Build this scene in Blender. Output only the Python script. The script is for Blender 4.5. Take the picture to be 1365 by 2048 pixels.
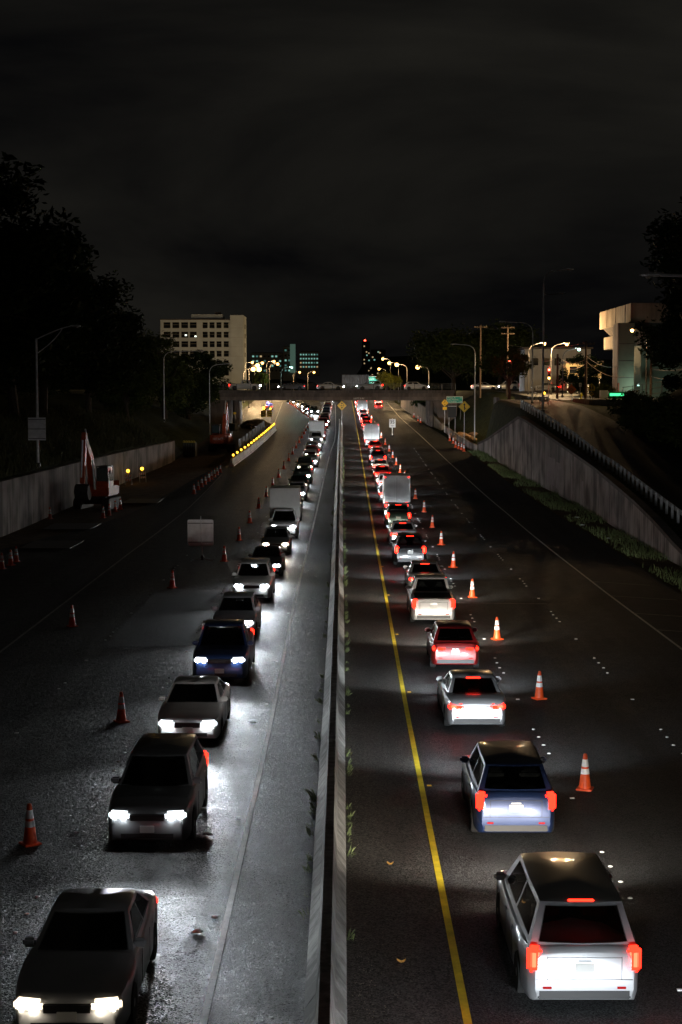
import bpy, bmesh, math, random
from mathutils import Vector, Matrix
R = math.radians
random.seed(7)
scene = bpy.context.scene
for o in list(bpy.data.objects): bpy.data.objects.remove(o)
COL = scene.collection

# ------------------------------------------------------------------ camera, sky, exposure
cam_d = bpy.data.cameras.new('camera'); cam = bpy.data.objects.new('camera', cam_d); COL.objects.link(cam)
cam.location = (0, 0, 9.9)
cam.rotation_euler = (R(90 - 4.459), 0, R(0.137))
cam_d.sensor_fit = 'VERTICAL'; cam_d.sensor_height = 36; cam_d.sensor_width = 24; cam_d.lens = 55.0
cam_d.clip_start = 0.3; cam_d.clip_end = 6000
scene.camera = cam
scene.render.resolution_x, scene.render.resolution_y = 682, 1024
scene.view_settings.view_transform = 'Standard'; scene.view_settings.look = 'None'
scene.view_settings.exposure = 0.55; scene.view_settings.gamma = 1
cy_ = scene.cycles
cy_.use_denoising = True
try: cy_.denoiser = 'OPENIMAGEDENOISE'
except Exception: pass
cy_.use_light_tree = True
cy_.max_bounces = 5; cy_.diffuse_bounces = 2; cy_.glossy_bounces = 3; cy_.transmission_bounces = 2
cy_.sample_clamp_indirect = 3.0; cy_.sample_clamp_direct = 0
cy_.caustics_reflective = False; cy_.caustics_refractive = False

world = bpy.data.worlds.new('World'); scene.world = world; world.use_nodes = True
wn = world.node_tree.nodes; wl = world.node_tree.links; wn.clear()
# night overcast: a very dim sky plus cloud undersides lit by the town
out = wn.new('ShaderNodeOutputWorld'); bg = wn.new('ShaderNodeBackground')
tc = wn.new('ShaderNodeTexCoord'); mp = wn.new('ShaderNodeMapping')
mp.inputs['Scale'].default_value = (1.1, 1.1, 4.2); mp.inputs['Location'].default_value = (0.35, 0.1, 0.62)
nz = wn.new('ShaderNodeTexNoise'); nz.inputs['Scale'].default_value = 2.1; nz.inputs['Detail'].default_value = 6; nz.inputs['Roughness'].default_value = .52
nz.inputs['Distortion'].default_value = .4
cr = wn.new('ShaderNodeValToRGB')
cr.color_ramp.elements[0].position = .38; cr.color_ramp.elements[0].color = (.0012, .0012, .0014, 1)
cr.color_ramp.elements[1].position = .68; cr.color_ramp.elements[1].color = (.0080, .0075, .0062, 1)
sky = wn.new('ShaderNodeTexSky'); sky.sky_type = 'NISHITA'; sky.sun_disc = False
sky.sun_elevation = R(-9); sky.sun_rotation = R(200)
bg2 = wn.new('ShaderNodeBackground'); bg2.inputs['Strength'].default_value = .02
add = wn.new('ShaderNodeAddShader')
wl.new(tc.outputs['Generated'], mp.inputs['Vector']); wl.new(mp.outputs['Vector'], nz.inputs['Vector'])
wl.new(nz.outputs['Fac'], cr.inputs['Fac']); wl.new(cr.outputs['Color'], bg.inputs['Color'])
wl.new(sky.outputs['Color'], bg2.inputs['Color'])
wl.new(bg.outputs[0], add.inputs[0]); wl.new(bg2.outputs[0], add.inputs[1]); wl.new(add.outputs[0], out.inputs['Surface'])
bg.inputs['Strength'].default_value = 1.0

# ------------------------------------------------------------------ helpers
class MB:
    def __init__(s): s.v = []; s.f = []
    def add(s, vs, fs):
        b = len(s.v); s.v += [tuple(v) for v in vs]; s.f += [tuple(b + i for i in f) for f in fs]; return s
    def box(s, c, d, rz=0, M=None):
        x, y, z = d[0]/2, d[1]/2, d[2]/2
        p = [(-x,-y,-z),(x,-y,-z),(x,y,-z),(-x,y,-z),(-x,-y,z),(x,-y,z),(x,y,z),(-x,y,z)]
        m = M if M is not None else Matrix.Rotation(rz, 3, 'Z')
        return s.add([tuple(m @ Vector(q) + Vector(c)) for q in p], [(0,3,2,1),(4,5,6,7),(0,1,5,4),(1,2,6,5),(2,3,7,6),(3,0,4,7)])
    def bbox(s, c, d, b=.03, M=None):
        # box with all edges chamfered by b
        x, y, z = d[0]/2, d[1]/2, d[2]/2
        b = min(b, x*.9, y*.9, z*.9)
        bm = bmesh.new(); bmesh.ops.create_cube(bm, size=1)
        for v in bm.verts: v.co = Vector((v.co.x*2*x, v.co.y*2*y, v.co.z*2*z))
        bmesh.ops.bevel(bm, geom=bm.edges[:], offset=b, segments=2, affect='EDGES')
        bm.verts.index_update()
        m = M if M is not None else Matrix.Identity(3)
        s.add([tuple(m @ v.co + Vector(c)) for v in bm.verts], [tuple(v.index for v in f.verts) for f in bm.faces]); bm.free(); return s
    def tube(s, pts, rad, n=8, caps=True):
        pts = [Vector(p) for p in pts]
        if not isinstance(rad, (list, tuple)): rad = [rad]*len(pts)
        rings = []; base = len(s.v); u = None
        for i, p in enumerate(pts):
            t = (pts[min(i+1, len(pts)-1)] - pts[max(i-1, 0)]).normalized()
            if u is None:
                u = t.cross(Vector((0,0,1)) if abs(t.z) < .9 else Vector((1,0,0))).normalized()
            else: u = (u - t*u.dot(t)).normalized()
            w = t.cross(u)
            for k in range(n):
                a = 2*math.pi*k/n
                s.v.append(tuple(p + (u*math.cos(a) + w*math.sin(a))*rad[i]))
        for i in range(len(pts)-1):
            for k in range(n):
                a = base + i*n + k; b2 = base + i*n + (k+1) % n
                s.f.append((a, b2, b2+n, a+n))
        if caps:
            s.f.append(tuple(base + k for k in range(n-1, -1, -1)))
            s.f.append(tuple(base + (len(pts)-1)*n + k for k in range(n)))
        return s
    def lathe(s, prof, n=16, c=(0,0,0), caps=True):
        base = len(s.v)
        for r, z in prof:
            for k in range(n):
                a = 2*math.pi*k/n; s.v.append((c[0]+r*math.cos(a), c[1]+r*math.sin(a), c[2]+z))
        for i in range(len(prof)-1):
            for k in range(n):
                a = base+i*n+k; b = base+i*n+(k+1)%n
                s.f.append((a, b, b+n, a+n))
        if caps:
            s.f.append(tuple(base+k for k in range(n-1,-1,-1))); s.f.append(tuple(base+(len(prof)-1)*n+k for k in range(n)))
        return s
    def prism(s, poly, a, b, axis='x'):
        # polygon in the plane normal to axis, extruded from a to b
        def P(q, t):
            return {'x': (t, q[0], q[1]), 'y': (q[0], t, q[1]), 'z': (q[0], q[1], t)}[axis]
        n = len(poly)
        vs = [P(q, a) for q in poly] + [P(q, b) for q in poly]
        fs = [tuple(range(n-1, -1, -1)), tuple(range(n, 2*n))] + [(i, (i+1) % n, n+(i+1) % n, n+i) for i in range(n)]
        return s.add(vs, fs)
    def mesh(s, name, mat, smooth=False, angle=35):
        me = bpy.data.meshes.new(name); me.from_pydata(s.v, [], s.f); me.update()
        bm = bmesh.new(); bm.from_mesh(me); bmesh.ops.recalc_face_normals(bm, faces=bm.faces); bm.to_mesh(me); bm.free()
        if mat is not None: me.materials.append(mat)
        if smooth:
            for p in me.polygons: p.use_smooth = True
            try: me.set_sharp_from_angle(angle=R(angle))
            except Exception: pass
        return me
    def build(s, name, mat, parent=None, smooth=False, angle=35, loc=None):
        return link(name, s.mesh(name, mat, smooth, angle), parent, loc)
def link(name, me, parent=None, loc=None):
    o = bpy.data.objects.new(name, me); COL.objects.link(o)
    if parent is not None: o.parent = parent
    if loc is not None: o.location = loc
    return o
def tag(o, label, cat, group=None):
    o['label'] = label; o['category'] = cat
    if group: o['group'] = group
    return o
def thing(name, label, cat, loc=(0,0,0), rz=0, group=None):
    o = bpy.data.objects.new(name, None); COL.objects.link(o); o.location = loc; o.rotation_euler = (0,0,rz)
    o.empty_display_size = .3
    return tag(o, label, cat, group)
def struct(o, kind='structure'):
    o['kind'] = kind; return o
def copy_tree(o, parent=None):
    c = o.copy(); COL.objects.link(c); c.parent = parent
    for ch in list(o.children): copy_tree(ch, c)
    return c
def pw(tab, x):
    if x <= tab[0][0]: return tab[0][1]
    for (a, b), (c, d) in zip(tab, tab[1:]):
        if x <= c: return b + (d-b)*(x-a)/(c-a)
    return tab[-1][1]
def sstep(t): t = max(0, min(1, t)); return t*t*(3-2*t)
ORD = ['first','second','third','fourth','fifth','sixth','seventh','eighth','ninth','tenth','eleventh','twelfth','thirteenth','fourteenth','fifteenth','sixteenth','seventeenth','eighteenth','nineteenth','twentieth']
TEN = {2:'twenty',3:'thirty',4:'forty',5:'fifty'}
def nth(i):
    if i < 20: return ORD[i]
    t, u = divmod(i+1, 10)
    return TEN[t][:-1]+'ieth' if u == 0 else TEN[t]+'-'+ORD[u-1]
def text_mesh(txt, size, mat, name, align='CENTER'):
    cu = bpy.data.curves.new(name, 'FONT'); cu.body = txt; cu.size = size; cu.align_x = align; cu.align_y = 'CENTER'; cu.extrude = .004; cu.resolution_u = 3
    ob = bpy.data.objects.new('tmp', cu); COL.objects.link(ob)
    dg = bpy.context.evaluated_depsgraph_get()
    me = bpy.data.meshes.new_from_object(ob.evaluated_get(dg)); me.name = name
    bpy.data.objects.remove(ob); me.materials.clear(); me.materials.append(mat)
    return me
def lettering(txt, size, mat, parent, loc, rot=(R(90),0,0), align='CENTER'):
    o = link('lettering', text_mesh(txt, size, mat, 'lettering', align), parent, loc); o.rotation_euler = rot; o['kind'] = 'stuff'; return o

# ------------------------------------------------------------------ materials
MATS = {}
def mat(name, col, rough=.6, metal=0, spec=.5, noise=None, bump=None, emit=None, coat=0, wear=None):
    """noise=(scale, amount[, stretch]) varies the colour; bump=(scale, strength); wear=(scale, threshold, colour)"""
    if name in MATS: return MATS[name]
    m = bpy.data.materials.new(name); m.use_nodes = True
    nt = m.node_tree; N = nt.nodes; L = nt.links; b = N['Principled BSDF']
    b.inputs['Base Color'].default_value = (*col, 1); b.inputs['Roughness'].default_value = rough
    b.inputs['Metallic'].default_value = metal; b.inputs['Specular IOR Level'].default_value = spec
    if coat: b.inputs['Coat Weight'].default_value = coat; b.inputs['Coat Roughness'].default_value = .08
    if noise or bump or wear:
        t = N.new('ShaderNodeTexCoord')
    src = None
    if noise:
        st = noise[2] if len(noise) > 2 else (1,1,1)
        mp = N.new('ShaderNodeMapping'); mp.inputs['Scale'].default_value = st; L.new(t.outputs['Object'], mp.inputs['Vector'])
        n = N.new('ShaderNodeTexNoise'); n.inputs['Scale'].default_value = noise[0]; n.inputs['Detail'].default_value = 5; n.inputs['Roughness'].default_value = .62
        L.new(mp.outputs['Vector'], n.inputs['Vector'])
        r = N.new('ShaderNodeValToRGB'); k = noise[1]
        r.color_ramp.elements[0].position = .3; r.color_ramp.elements[0].color = (*[c*(1-k) for c in col], 1)
        r.color_ramp.elements[1].position = .7; r.color_ramp.elements[1].color = (*[min(1, c*(1+k)) for c in col], 1)
        L.new(n.outputs['Fac'], r.inputs['Fac']); L.new(r.outputs['Color'], b.inputs['Base Color']); src = r.outputs['Color']
    if wear:
        n2 = N.new('ShaderNodeTexNoise'); n2.inputs['Scale'].default_value = wear[0]; n2.inputs['Detail'].default_value = 6; n2.inputs['Roughness'].default_value = .7
        L.new(t.outputs['Object'], n2.inputs['Vector'])
        r2 = N.new('ShaderNodeValToRGB'); r2.color_ramp.elements[0].position = wear[1]; r2.color_ramp.elements[1].position = wear[1]+.07
        L.new(n2.outputs['Fac'], r2.inputs['Fac'])
        mx = N.new('ShaderNodeMix'); mx.data_type = 'RGBA'
        L.new(r2.outputs['Color'], mx.inputs[0])
        if src: L.new(src, mx.inputs[6])
        else: mx.inputs[6].default_value = (*col, 1)
        mx.inputs[7].default_value = (*wear[2], 1)
        L.new(mx.outputs[2], b.inputs['Base Color'])
    if bump:
        n3 = N.new('ShaderNodeTexNoise'); n3.inputs['Scale'].default_value = bump[0]; n3.inputs['Detail'].default_value = 4
        L.new(t.outputs['Object'], n3.inputs['Vector'])
        bp = N.new('ShaderNodeBump'); bp.inputs['Strength'].default_value = bump[1]; bp.inputs['Distance'].default_value = .02
        L.new(n3.outputs['Fac'], bp.inputs['Height']); L.new(bp.outputs['Normal'], b.inputs['Normal'])
    if emit:
        b.inputs['Emission Color'].default_value = (*emit[0], 1); b.inputs['Emission Strength'].default_value = emit[1]
    MATS[name] = m; return m
def lamp_mat(name, col, strength):
    if name in MATS: return MATS[name]
    m = bpy.data.materials.new(name); m.use_nodes = True; nt = m.node_tree; nt.nodes.clear()
    o = nt.nodes.new('ShaderNodeOutputMaterial'); e = nt.nodes.new('ShaderNodeEmission')
    e.inputs['Color'].default_value = (*col, 1); e.inputs['Strength'].default_value = strength
    nt.links.new(e.outputs[0], o.inputs['Surface']); MATS[name] = m; return m

def asphalt(name, dark, light, rough_lo, rough_hi, grain, gstr, streak=.0, tint=(1,1,1), glint=0, spec=.3):
    m = bpy.data.materials.new(name); m.use_nodes = True; N = m.node_tree.nodes; L = m.node_tree.links; b = N['Principled BSDF']
    t = N.new('ShaderNodeTexCoord')
    # broad tone: streaks along the lanes
    mp = N.new('ShaderNodeMapping'); mp.inputs['Scale'].default_value = (1.0, .035, 1); L.new(t.outputs['Object'], mp.inputs['Vector'])
    n1 = N.new('ShaderNodeTexNoise'); n1.inputs['Scale'].default_value = .9; n1.inputs['Detail'].default_value = 4; L.new(mp.outputs['Vector'], n1.inputs['Vector'])
    n2 = N.new('ShaderNodeTexNoise'); n2.inputs['Scale'].default_value = 1.3; n2.inputs['Detail'].default_value = 8; n2.inputs['Roughness'].default_value = .75; L.new(t.outputs['Object'], n2.inputs['Vector'])
    v = N.new('ShaderNodeTexVoronoi'); v.inputs['Scale'].default_value = grain; L.new(t.outputs['Object'], v.inputs['Vector'])
    mx = N.new('ShaderNodeMath'); mx.operation = 'MULTIPLY_ADD'; mx.inputs[1].default_value = .5; L.new(n1.outputs['Fac'], mx.inputs[0])
    m2 = N.new('ShaderNodeMath'); m2.operation = 'MULTIPLY'; m2.inputs[1].default_value = .5; L.new(n2.outputs['Fac'], m2.inputs[0]); L.new(m2.outputs[0], mx.inputs[2])
    cr = N.new('ShaderNodeValToRGB'); cr.color_ramp.elements[0].position = .39; cr.color_ramp.elements[1].position = .61
    cr.color_ramp.elements[0].color = (*[dark*k for k in tint], 1); cr.color_ramp.elements[1].color = (*[light*k for k in tint], 1)
    L.new(mx.outputs[0], cr.inputs['Fac'])
    # aggregate: single stones differ in colour
    hs = N.new('ShaderNodeMix'); hs.data_type = 'RGBA'; hs.blend_type = 'MULTIPLY'; hs.inputs[0].default_value = 1
    sr = N.new('ShaderNodeValToRGB'); sr.color_ramp.elements[0].color = (.30,.30,.30,1); sr.color_ramp.elements[1].color = (2.6,2.6,2.5,1); sr.color_ramp.elements[0].position = .15; sr.color_ramp.elements[1].position = .95
    sep = N.new('ShaderNodeSeparateColor'); L.new(v.outputs['Color'], sep.inputs[0]); L.new(sep.outputs[0], sr.inputs['Fac'])
    L.new(cr.outputs['Color'], hs.inputs[6]); L.new(sr.outputs['Color'], hs.inputs[7]); L.new(hs.outputs[2], b.inputs['Base Color'])
    rr = N.new('ShaderNodeMapRange'); rr.inputs[1].default_value = .3; rr.inputs[2].default_value = .7; rr.inputs[3].default_value = rough_lo; rr.inputs[4].default_value = rough_hi
    L.new(n2.outputs['Fac'], rr.inputs[0]); L.new(rr.outputs[0], b.inputs['Roughness'])
    bp = N.new('ShaderNodeBump'); bp.inputs['Strength'].default_value = gstr; bp.inputs['Distance'].default_value = .014
    n4 = N.new('ShaderNodeTexNoise'); n4.inputs['Scale'].default_value = grain*.55; n4.inputs['Detail'].default_value = 3; L.new(t.outputs['Object'], n4.inputs['Vector'])
    ma = N.new('ShaderNodeMath'); ma.operation = 'ADD'; L.new(v.outputs['Distance'], ma.inputs[0]); L.new(n4.outputs['Fac'], ma.inputs[1])
    L.new(ma.outputs[0], bp.inputs['Height'])
    if glint:
        # every stone of the aggregate lies at its own small tilt
        sb = N.new('ShaderNodeVectorMath'); sb.operation = 'SUBTRACT'; sb.inputs[1].default_value = (.5,.5,.5); L.new(v.outputs['Color'], sb.inputs[0])
        sc_ = N.new('ShaderNodeVectorMath'); sc_.operation = 'SCALE'; sc_.inputs['Scale'].default_value = glint; L.new(sb.outputs[0], sc_.inputs[0])
        ad = N.new('ShaderNodeVectorMath'); ad.operation = 'ADD'; L.new(bp.outputs['Normal'], ad.inputs[0]); L.new(sc_.outputs[0], ad.inputs[1])
        nm = N.new('ShaderNodeVectorMath'); nm.operation = 'NORMALIZE'; L.new(ad.outputs[0], nm.inputs[0]); L.new(nm.outputs[0], b.inputs['Normal'])
    else: L.new(bp.outputs['Normal'], b.inputs['Normal'])
    b.inputs['Specular IOR Level'].default_value = spec
    MATS[name] = m; return m

def stained_concrete(name, base, streak_scale=3.0, amount=.55):
    m = bpy.data.materials.new(name); m.use_nodes = True; N = m.node_tree.nodes; L = m.node_tree.links; b = N['Principled BSDF']
    g = N.new('ShaderNodeNewGeometry')
    mp = N.new('ShaderNodeMapping'); mp.inputs['Scale'].default_value = (1, 1, .06); L.new(g.outputs['Position'], mp.inputs['Vector'])
    n1 = N.new('ShaderNodeTexNoise'); n1.inputs['Scale'].default_value = streak_scale; n1.inputs['Detail'].default_value = 6; n1.inputs['Roughness'].default_value = .7; L.new(mp.outputs['Vector'], n1.inputs['Vector'])
    n2 = N.new('ShaderNodeTexNoise'); n2.inputs['Scale'].default_value = .35; n2.inputs['Detail'].default_value = 7; L.new(g.outputs['Position'], n2.inputs['Vector'])
    a = N.new('ShaderNodeMath'); a.operation = 'ADD'; L.new(n1.outputs['Fac'], a.inputs[0]); L.new(n2.outputs['Fac'], a.inputs[1])
    cr = N.new('ShaderNodeValToRGB'); cr.color_ramp.elements[0].position = .43; cr.color_ramp.elements[1].position = .58
    h = N.new('ShaderNodeMath'); h.operation = 'MULTIPLY'; h.inputs[1].default_value = .5; L.new(a.outputs[0], h.inputs[0])
    cr.color_ramp.elements[0].color = (*[c*(1-amount) for c in base], 1); cr.color_ramp.elements[1].color = (*base, 1)
    L.new(h.outputs[0], cr.inputs['Fac']); L.new(cr.outputs['Color'], b.inputs['Base Color'])
    b.inputs['Roughness'].default_value = .88
    n3 = N.new('ShaderNodeTexNoise'); n3.inputs['Scale'].default_value = 22; n3.inputs['Detail'].default_value = 5; L.new(g.outputs['Position'], n3.inputs['Vector'])
    bp = N.new('ShaderNodeBump'); bp.inputs['Strength'].default_value = .35; bp.inputs['Distance'].default_value = .02; L.new(n3.outputs['Fac'], bp.inputs['Height']); L.new(bp.outputs['Normal'], b.inputs['Normal'])
    MATS[name] = m; return m

A_ROAD = asphalt('asphalt_coarse', .013, .038, .40, .64, 42, .8, glint=.9, spec=.12)
A_FINE = asphalt('asphalt_fine', .018, .044, .5, .8, 48, .7, glint=.3, spec=.14, tint=(.96,1,1.05))
A_NEW = asphalt('asphalt_resurfaced', .013, .024, .55, .8, 40, .8, glint=.3)
A_SHOULDER = asphalt('asphalt_shoulder', .030, .058, .55, .8, 36, .8, tint=(1.04, 1, .97))
A_STREET = asphalt('asphalt_street', .045, .09, .5, .75, 40, .4)
GRASS = mat('grass_ground', (.045, .055, .02), .95, noise=(1.6, .6), bump=(9, 1.0), spec=.1)
DIRT = mat('dirt', (.13, .09, .055), .95, noise=(1.2, .5), bump=(6, .9), spec=.1)
CONC = stained_concrete('wall_concrete', (.42, .37, .34), 2.2, .78)
CONC_B = stained_concrete('barrier_concrete', (.40, .40, .37), 3.2, .65)
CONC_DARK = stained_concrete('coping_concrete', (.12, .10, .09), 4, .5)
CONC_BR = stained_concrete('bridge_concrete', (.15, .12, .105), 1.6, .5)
PAINT_Y = mat('paint_yellow', (.62, .47, .02), .6, noise=(3, .25), wear=(26, .64, (.05,.05,.05)), bump=(60, .5))
PAINT_W = mat('paint_white', (.62, .62, .58), .6, noise=(3, .2), wear=(20, .60, (.06,.06,.06)), bump=(60, .5))
PAINT_WF = mat('paint_white_worn', (.30, .29, .26), .7, noise=(2, .3), wear=(14, .52, (.05,.05,.05)))
MARK_W = mat('marker_white', (.92, .93, .90), .35, noise=(30, .12))
MARK_Y = mat('marker_yellow', (.75, .45, .03), .35)
GALV = mat('galvanised_steel', (.64, .65, .66), .45, metal=.25, noise=(6, .15))
GALV_D = mat('weathered_steel', (.12, .115, .11), .55, metal=.2, noise=(5, .25))
BLACK = mat('black_plastic', (.012, .012, .013), .45)
RUBBER = mat('rubber', (.018, .018, .018), .8, noise=(20, .3))
ORANGE = mat('cone_orange', (.78, .085, .012), .5, noise=(7, .2), wear=(9, .63, (.30,.06,.03)))
BAND = mat('reflective_band', (.86, .87, .88), .3, noise=(12, .06))
WOOD = mat('wood_pole', (.11, .075, .05), .85, noise=(7, .4, (1,1,.08)))
S_GREEN = mat('sign_green', (.015, .40, .31), .35)
S_YEL = mat('sign_yellow', (.92, .58, .02), .35)
S_ORG = mat('sign_orange', (.90, .22, .02), .4)
S_WHITE = mat('sign_white', (.82, .82, .80), .4)
S_BLACK = mat('sign_black', (.012, .012, .012), .5)
ALU = mat('aluminium_sheet', (.74, .74, .76), .55, metal=0, noise=(2.5, .18))
BARK = mat('bark', (.06, .045, .03), .9, noise=(6, .4), bump=(14, .8))
LEAF = mat('leaf_dark', (.030, .045, .014), .8, noise=(1.1, .5), spec=.08)
LEAF2 = mat('leaf_mid', (.060, .078, .020), .75, noise=(1.4, .45), spec=.12)
LEAF3 = mat('leaf_small_tree', (.16, .16, .02), .55, noise=(2, .4))
WEED = mat('weed_blades', (.13, .165, .06), .7, noise=(5, .5))
DRY = mat('dry_grass', (.20, .17, .09), .8, noise=(5, .4))
GLASS_D = mat('dark_glass', (.012, .014, .016), .06, spec=.6)
SODIUM = lamp_mat('sodium_lamp', (1, .50, .13), 9)
SODIUM_S = lamp_mat('sodium_lamp_small', (1, .48, .12), 6)
COOL = lamp_mat('mercury_lamp', (.45, 1, .80), 4)
EXC = mat('machine_orange', (.42, .065, .018), .45, noise=(3, .3), wear=(9, .66, (.06,.045,.035)), coat=.2)

def spot_light(name, parent, loc, rot, power, col, size=R(95), blend=1.0, radius=.07):
    l = bpy.data.lights.new(name, 'SPOT'); l.energy = power; l.color = col; l.spot_size = size; l.spot_blend = blend; l.shadow_soft_size = radius
    o = bpy.data.objects.new(name, l); COL.objects.link(o); o.parent = parent; o.location = loc; o.rotation_euler = rot; return o
def point_light(name, parent, loc, power, col, radius=.15):
    l = bpy.data.lights.new(name, 'POINT'); l.energy = power; l.color = col; l.shadow_soft_size = radius
    o = bpy.data.objects.new(name, l); COL.objects.link(o); o.parent = parent; o.location = loc; return o

# ------------------------------------------------------------------ terrain and road
def zroad(Y):
    if Y < 90: return 0.0
    if Y < 150: return .0002*(Y-90)**2
    if Y < 420: return .72 + .024*(Y-150)
    return 7.2 + 2.5*sstep((Y-420)/150)
def slope_at(Y): return math.atan((zroad(Y+2)-zroad(Y-2))/4)
T_XL = [(-60,-25.5),(104,-23.1),(130,-22.55),(154,-21.7),(182,-20.1),(200,-20.5),(250,-20.5),(300,-22),(420,-24),(600,-24)]
T_XR = [(-60,19),(91,18.95),(105,19.2),(122,19.55),(142,19.15),(163,18.2),(196,17.8),(203,17.3),(212,18.6),(245,16.6),(300,15.4),(420,13.5),(600,13.5)]
T_WLT = [(-60,3.7),(104,3.75),(182,3.9),(190,3.9)]
T_WRT = [(60,.3),(84,.45),(88,.75),(95,1.64),(104,2.45),(120,3.5),(142,5.13),(160,6.75),(164,6.9),(203,2.85)]
T_RAMP = [(-60,.1),(70,.5),(84,1.2),(95,1.75),(110,2.75),(128,4.0),(145,5.7),(162,7.3),(176,8.2),(200,8.72),(230,9.3),(268,9.75),(290,9.8)]
XL = lambda Y: pw(T_XL, Y)
XR = lambda Y: pw(T_XR, Y)
ZR = lambda Y: pw(T_RAMP, Y)
def hills(X, Y):
    if Y < 520: return 9.75
    h = 26*sstep((Y-650)/900) + 5*math.sin(X*.004+1.3)*sstep((Y-700)/500) + 3*math.sin(X*.017+Y*.004)*sstep((Y-700)/500)
    return 9.75 + max(0, h)
def zterr(X, Y):
    xl, xr = XL(Y), XR(Y); zr = zroad(Y)
    P = hills(X, Y)
    if xl <= X <= xr: return zr - .3
    if X < xl:
        t = xl - X
        if Y < 186: base = pw(T_WLT, Y) - .25; sl = .62
        else:
            k = sstep((Y-186)/14); base = (pw(T_WLT,186)-.25)*(1-k) + (zr-.1)*k; sl = .55
        rise = P + (2.2*sstep((160-Y)/60) if Y < 186 else 0) - base
        return base + max(0, rise)*(1-math.exp(-t*sl/max(.5, rise))) + .25*math.sin(X*.7+Y*.31)*min(1, t/3)
    t = X - xr
    if Y < 203:
        wt = pw(T_WRT, Y) - .12
        rz = ZR(Y) - .14
        z = wt + (rz-wt)*sstep(t/1.6)
        if Y < 172: z += max(0, min(6.5, (t-9.0)*.55))*sstep((176-Y)/22)
        return z
    k = sstep(t/9)
    return (zr-.15)*(1-k) + (min(P, ZR(Y)-.14) if Y < 295 else P)*k
rows = [-60,-20,0,20,40,55,65] + [75+4*i for i in range(58)] + [310,325,345,370,400,430,470,520,580,660,760,880,1020,1200,1450,1800,2300,3000]
offL = [1500,700,350,200,120,80,55,40,30,24,19,15,12,9.5,7.5,5.5,4,2.5,1.2,.35,.02]
offR = [.02,.5,1.1,1.7,3,5,7,9,10.5,12,14,16.5,19,23,28,36,50,80,140,300,700,1500]
m = MB(); nc = 0
for Y in rows:
    xa, xb = (XL(Y)-.22 if Y < 200 else XL(Y)), (XR(Y)+.22 if Y < 206 else XR(Y))
    nc = len(offL)+len(offR)+2
    m.v += [(xa-o, Y, zterr(min(xa-o, XL(Y)-.01), Y)) for o in offL] + [(xa+.02, Y, zroad(Y)-.3), (xb-.02, Y, zroad(Y)-.3)] + [(xb+o, Y, zterr(max(xb+o, XR(Y)+.01), Y)) for o in offR]
for i in range(len(rows)-1):
    for j in range(nc-1):
        a = i*nc+j; m.f.append((a, a+1, a+nc+1, a+nc))
ground = struct(m.build('ground', GRASS, smooth=True, angle=50))

def strip(rowsY, xa, xb, dz, ncol=6, zf=zroad):
    m = MB()
    for Y in rowsY:
        a = xa(Y) if callable(xa) else xa; b = xb(Y) if callable(xb) else xb
        for j in range(ncol+1):
            x = a + (b-a)*j/ncol; m.v.append((x, Y, zf(Y)+dz))
    n = ncol+1
    for i in range(len(rowsY)-1):
        for j in range(ncol):
            a = i*n+j; m.f.append((a, a+1, a+n+1, a+n))
    return m
RY = [-50+5*i for i in range(125)]
def T_BC(Y): return pw([(0,-.27),(65,-.36),(135,-.54),(230,-.66),(600,-.7)], Y)   # median centre line
def T_PAVR(Y): return pw([(0,16.2),(75,16.35),(103,16.8),(157,16.1),(191,15.9),(250,15.0),(300,14.0),(420,12.6),(600,12.6)], Y)
def T_PAVL(Y): return XL(Y) + .02
road = struct(strip(RY, T_PAVL, T_BC, 0, 8).build('road', A_ROAD, smooth=True))
carriageway = struct(strip(RY, T_BC, T_PAVR, 0, 6).build('carriageway', A_FINE, smooth=True))
# right-hand inner shoulder and lane one are a different, smoother mix
sh = struct(strip([Y for Y in RY if Y <= 470], lambda Y: T_BC(Y)+.2, lambda Y: 1.86, .004, 2).build('shoulder', A_SHOULDER, smooth=True))
dirt = struct(strip([96+4*i for i in range(48)], lambda Y: XL(Y)+.03, lambda Y: pw([(96,-21.5),(120,-17.0),(180,-14.2),(205,-14.0),(262,-13.6),(284,-14.8)], Y), .006, 4).build('dirt_verge', DIRT, smooth=True))
for k, (x0, x1, y0, y1) in enumerate([(9.35,12.62,86,131),(12.95,15.9,54,96),(5.9,9.0,142,176),(2.3,5.3,69,76),(-9.3,-6.2,60,77),(-5.6,-2.6,108,121)]):
    n = max(2, int((y1-y0)/4)); 
    struct(strip([y0+(y1-y0)*i/n for i in range(n+1)], x0, x1, .004, 2).build('asphalt_patch', A_NEW, road))

# painted lines (sheets 4-8 mm above the asphalt)
def line(name, matl, pts, w, dz=.009, parent=road):
    ys = []
    y = pts[0][0]
    while y < pts[-1][0]: ys.append(y); y += 4
    ys.append(pts[-1][0])
    return strip(ys, lambda Y: pw(pts, Y)-w/2, lambda Y: pw(pts, Y)+w/2, dz, 1).build(name, matl, parent, smooth=True)
line('yellow_line', PAINT_Y, [(-20,1.95),(48,1.92),(75,1.98),(130,2.06),(229,2.05),(381,1.94),(430,1.9)], .135)
line('edge_line', PAINT_W, [(-20,-2.25),(45,-2.2),(72,-2.36),(110,-2.29),(147,-2.17),(200,-1.86),(226,-1.47),(255,-1.47),(384,-2.3)], .115)
line('edge_line', PAINT_W, [(-20,12.95),(59,12.92),(75,12.8),(122,12.78),(155,12.44),(181,12.16),(243,11.63),(308,10.85),(400,10.8)], .11)
line('edge_line', PAINT_WF, [(-20,-13.05),(58,-13.05),(95,-13.1),(126,-12.75),(164,-12.9)], .11)
line('edge_line', PAINT_W, [(262,-12.3),(276,-12.5),(320,-13.7),(400,-15.9)], .12)
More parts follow.
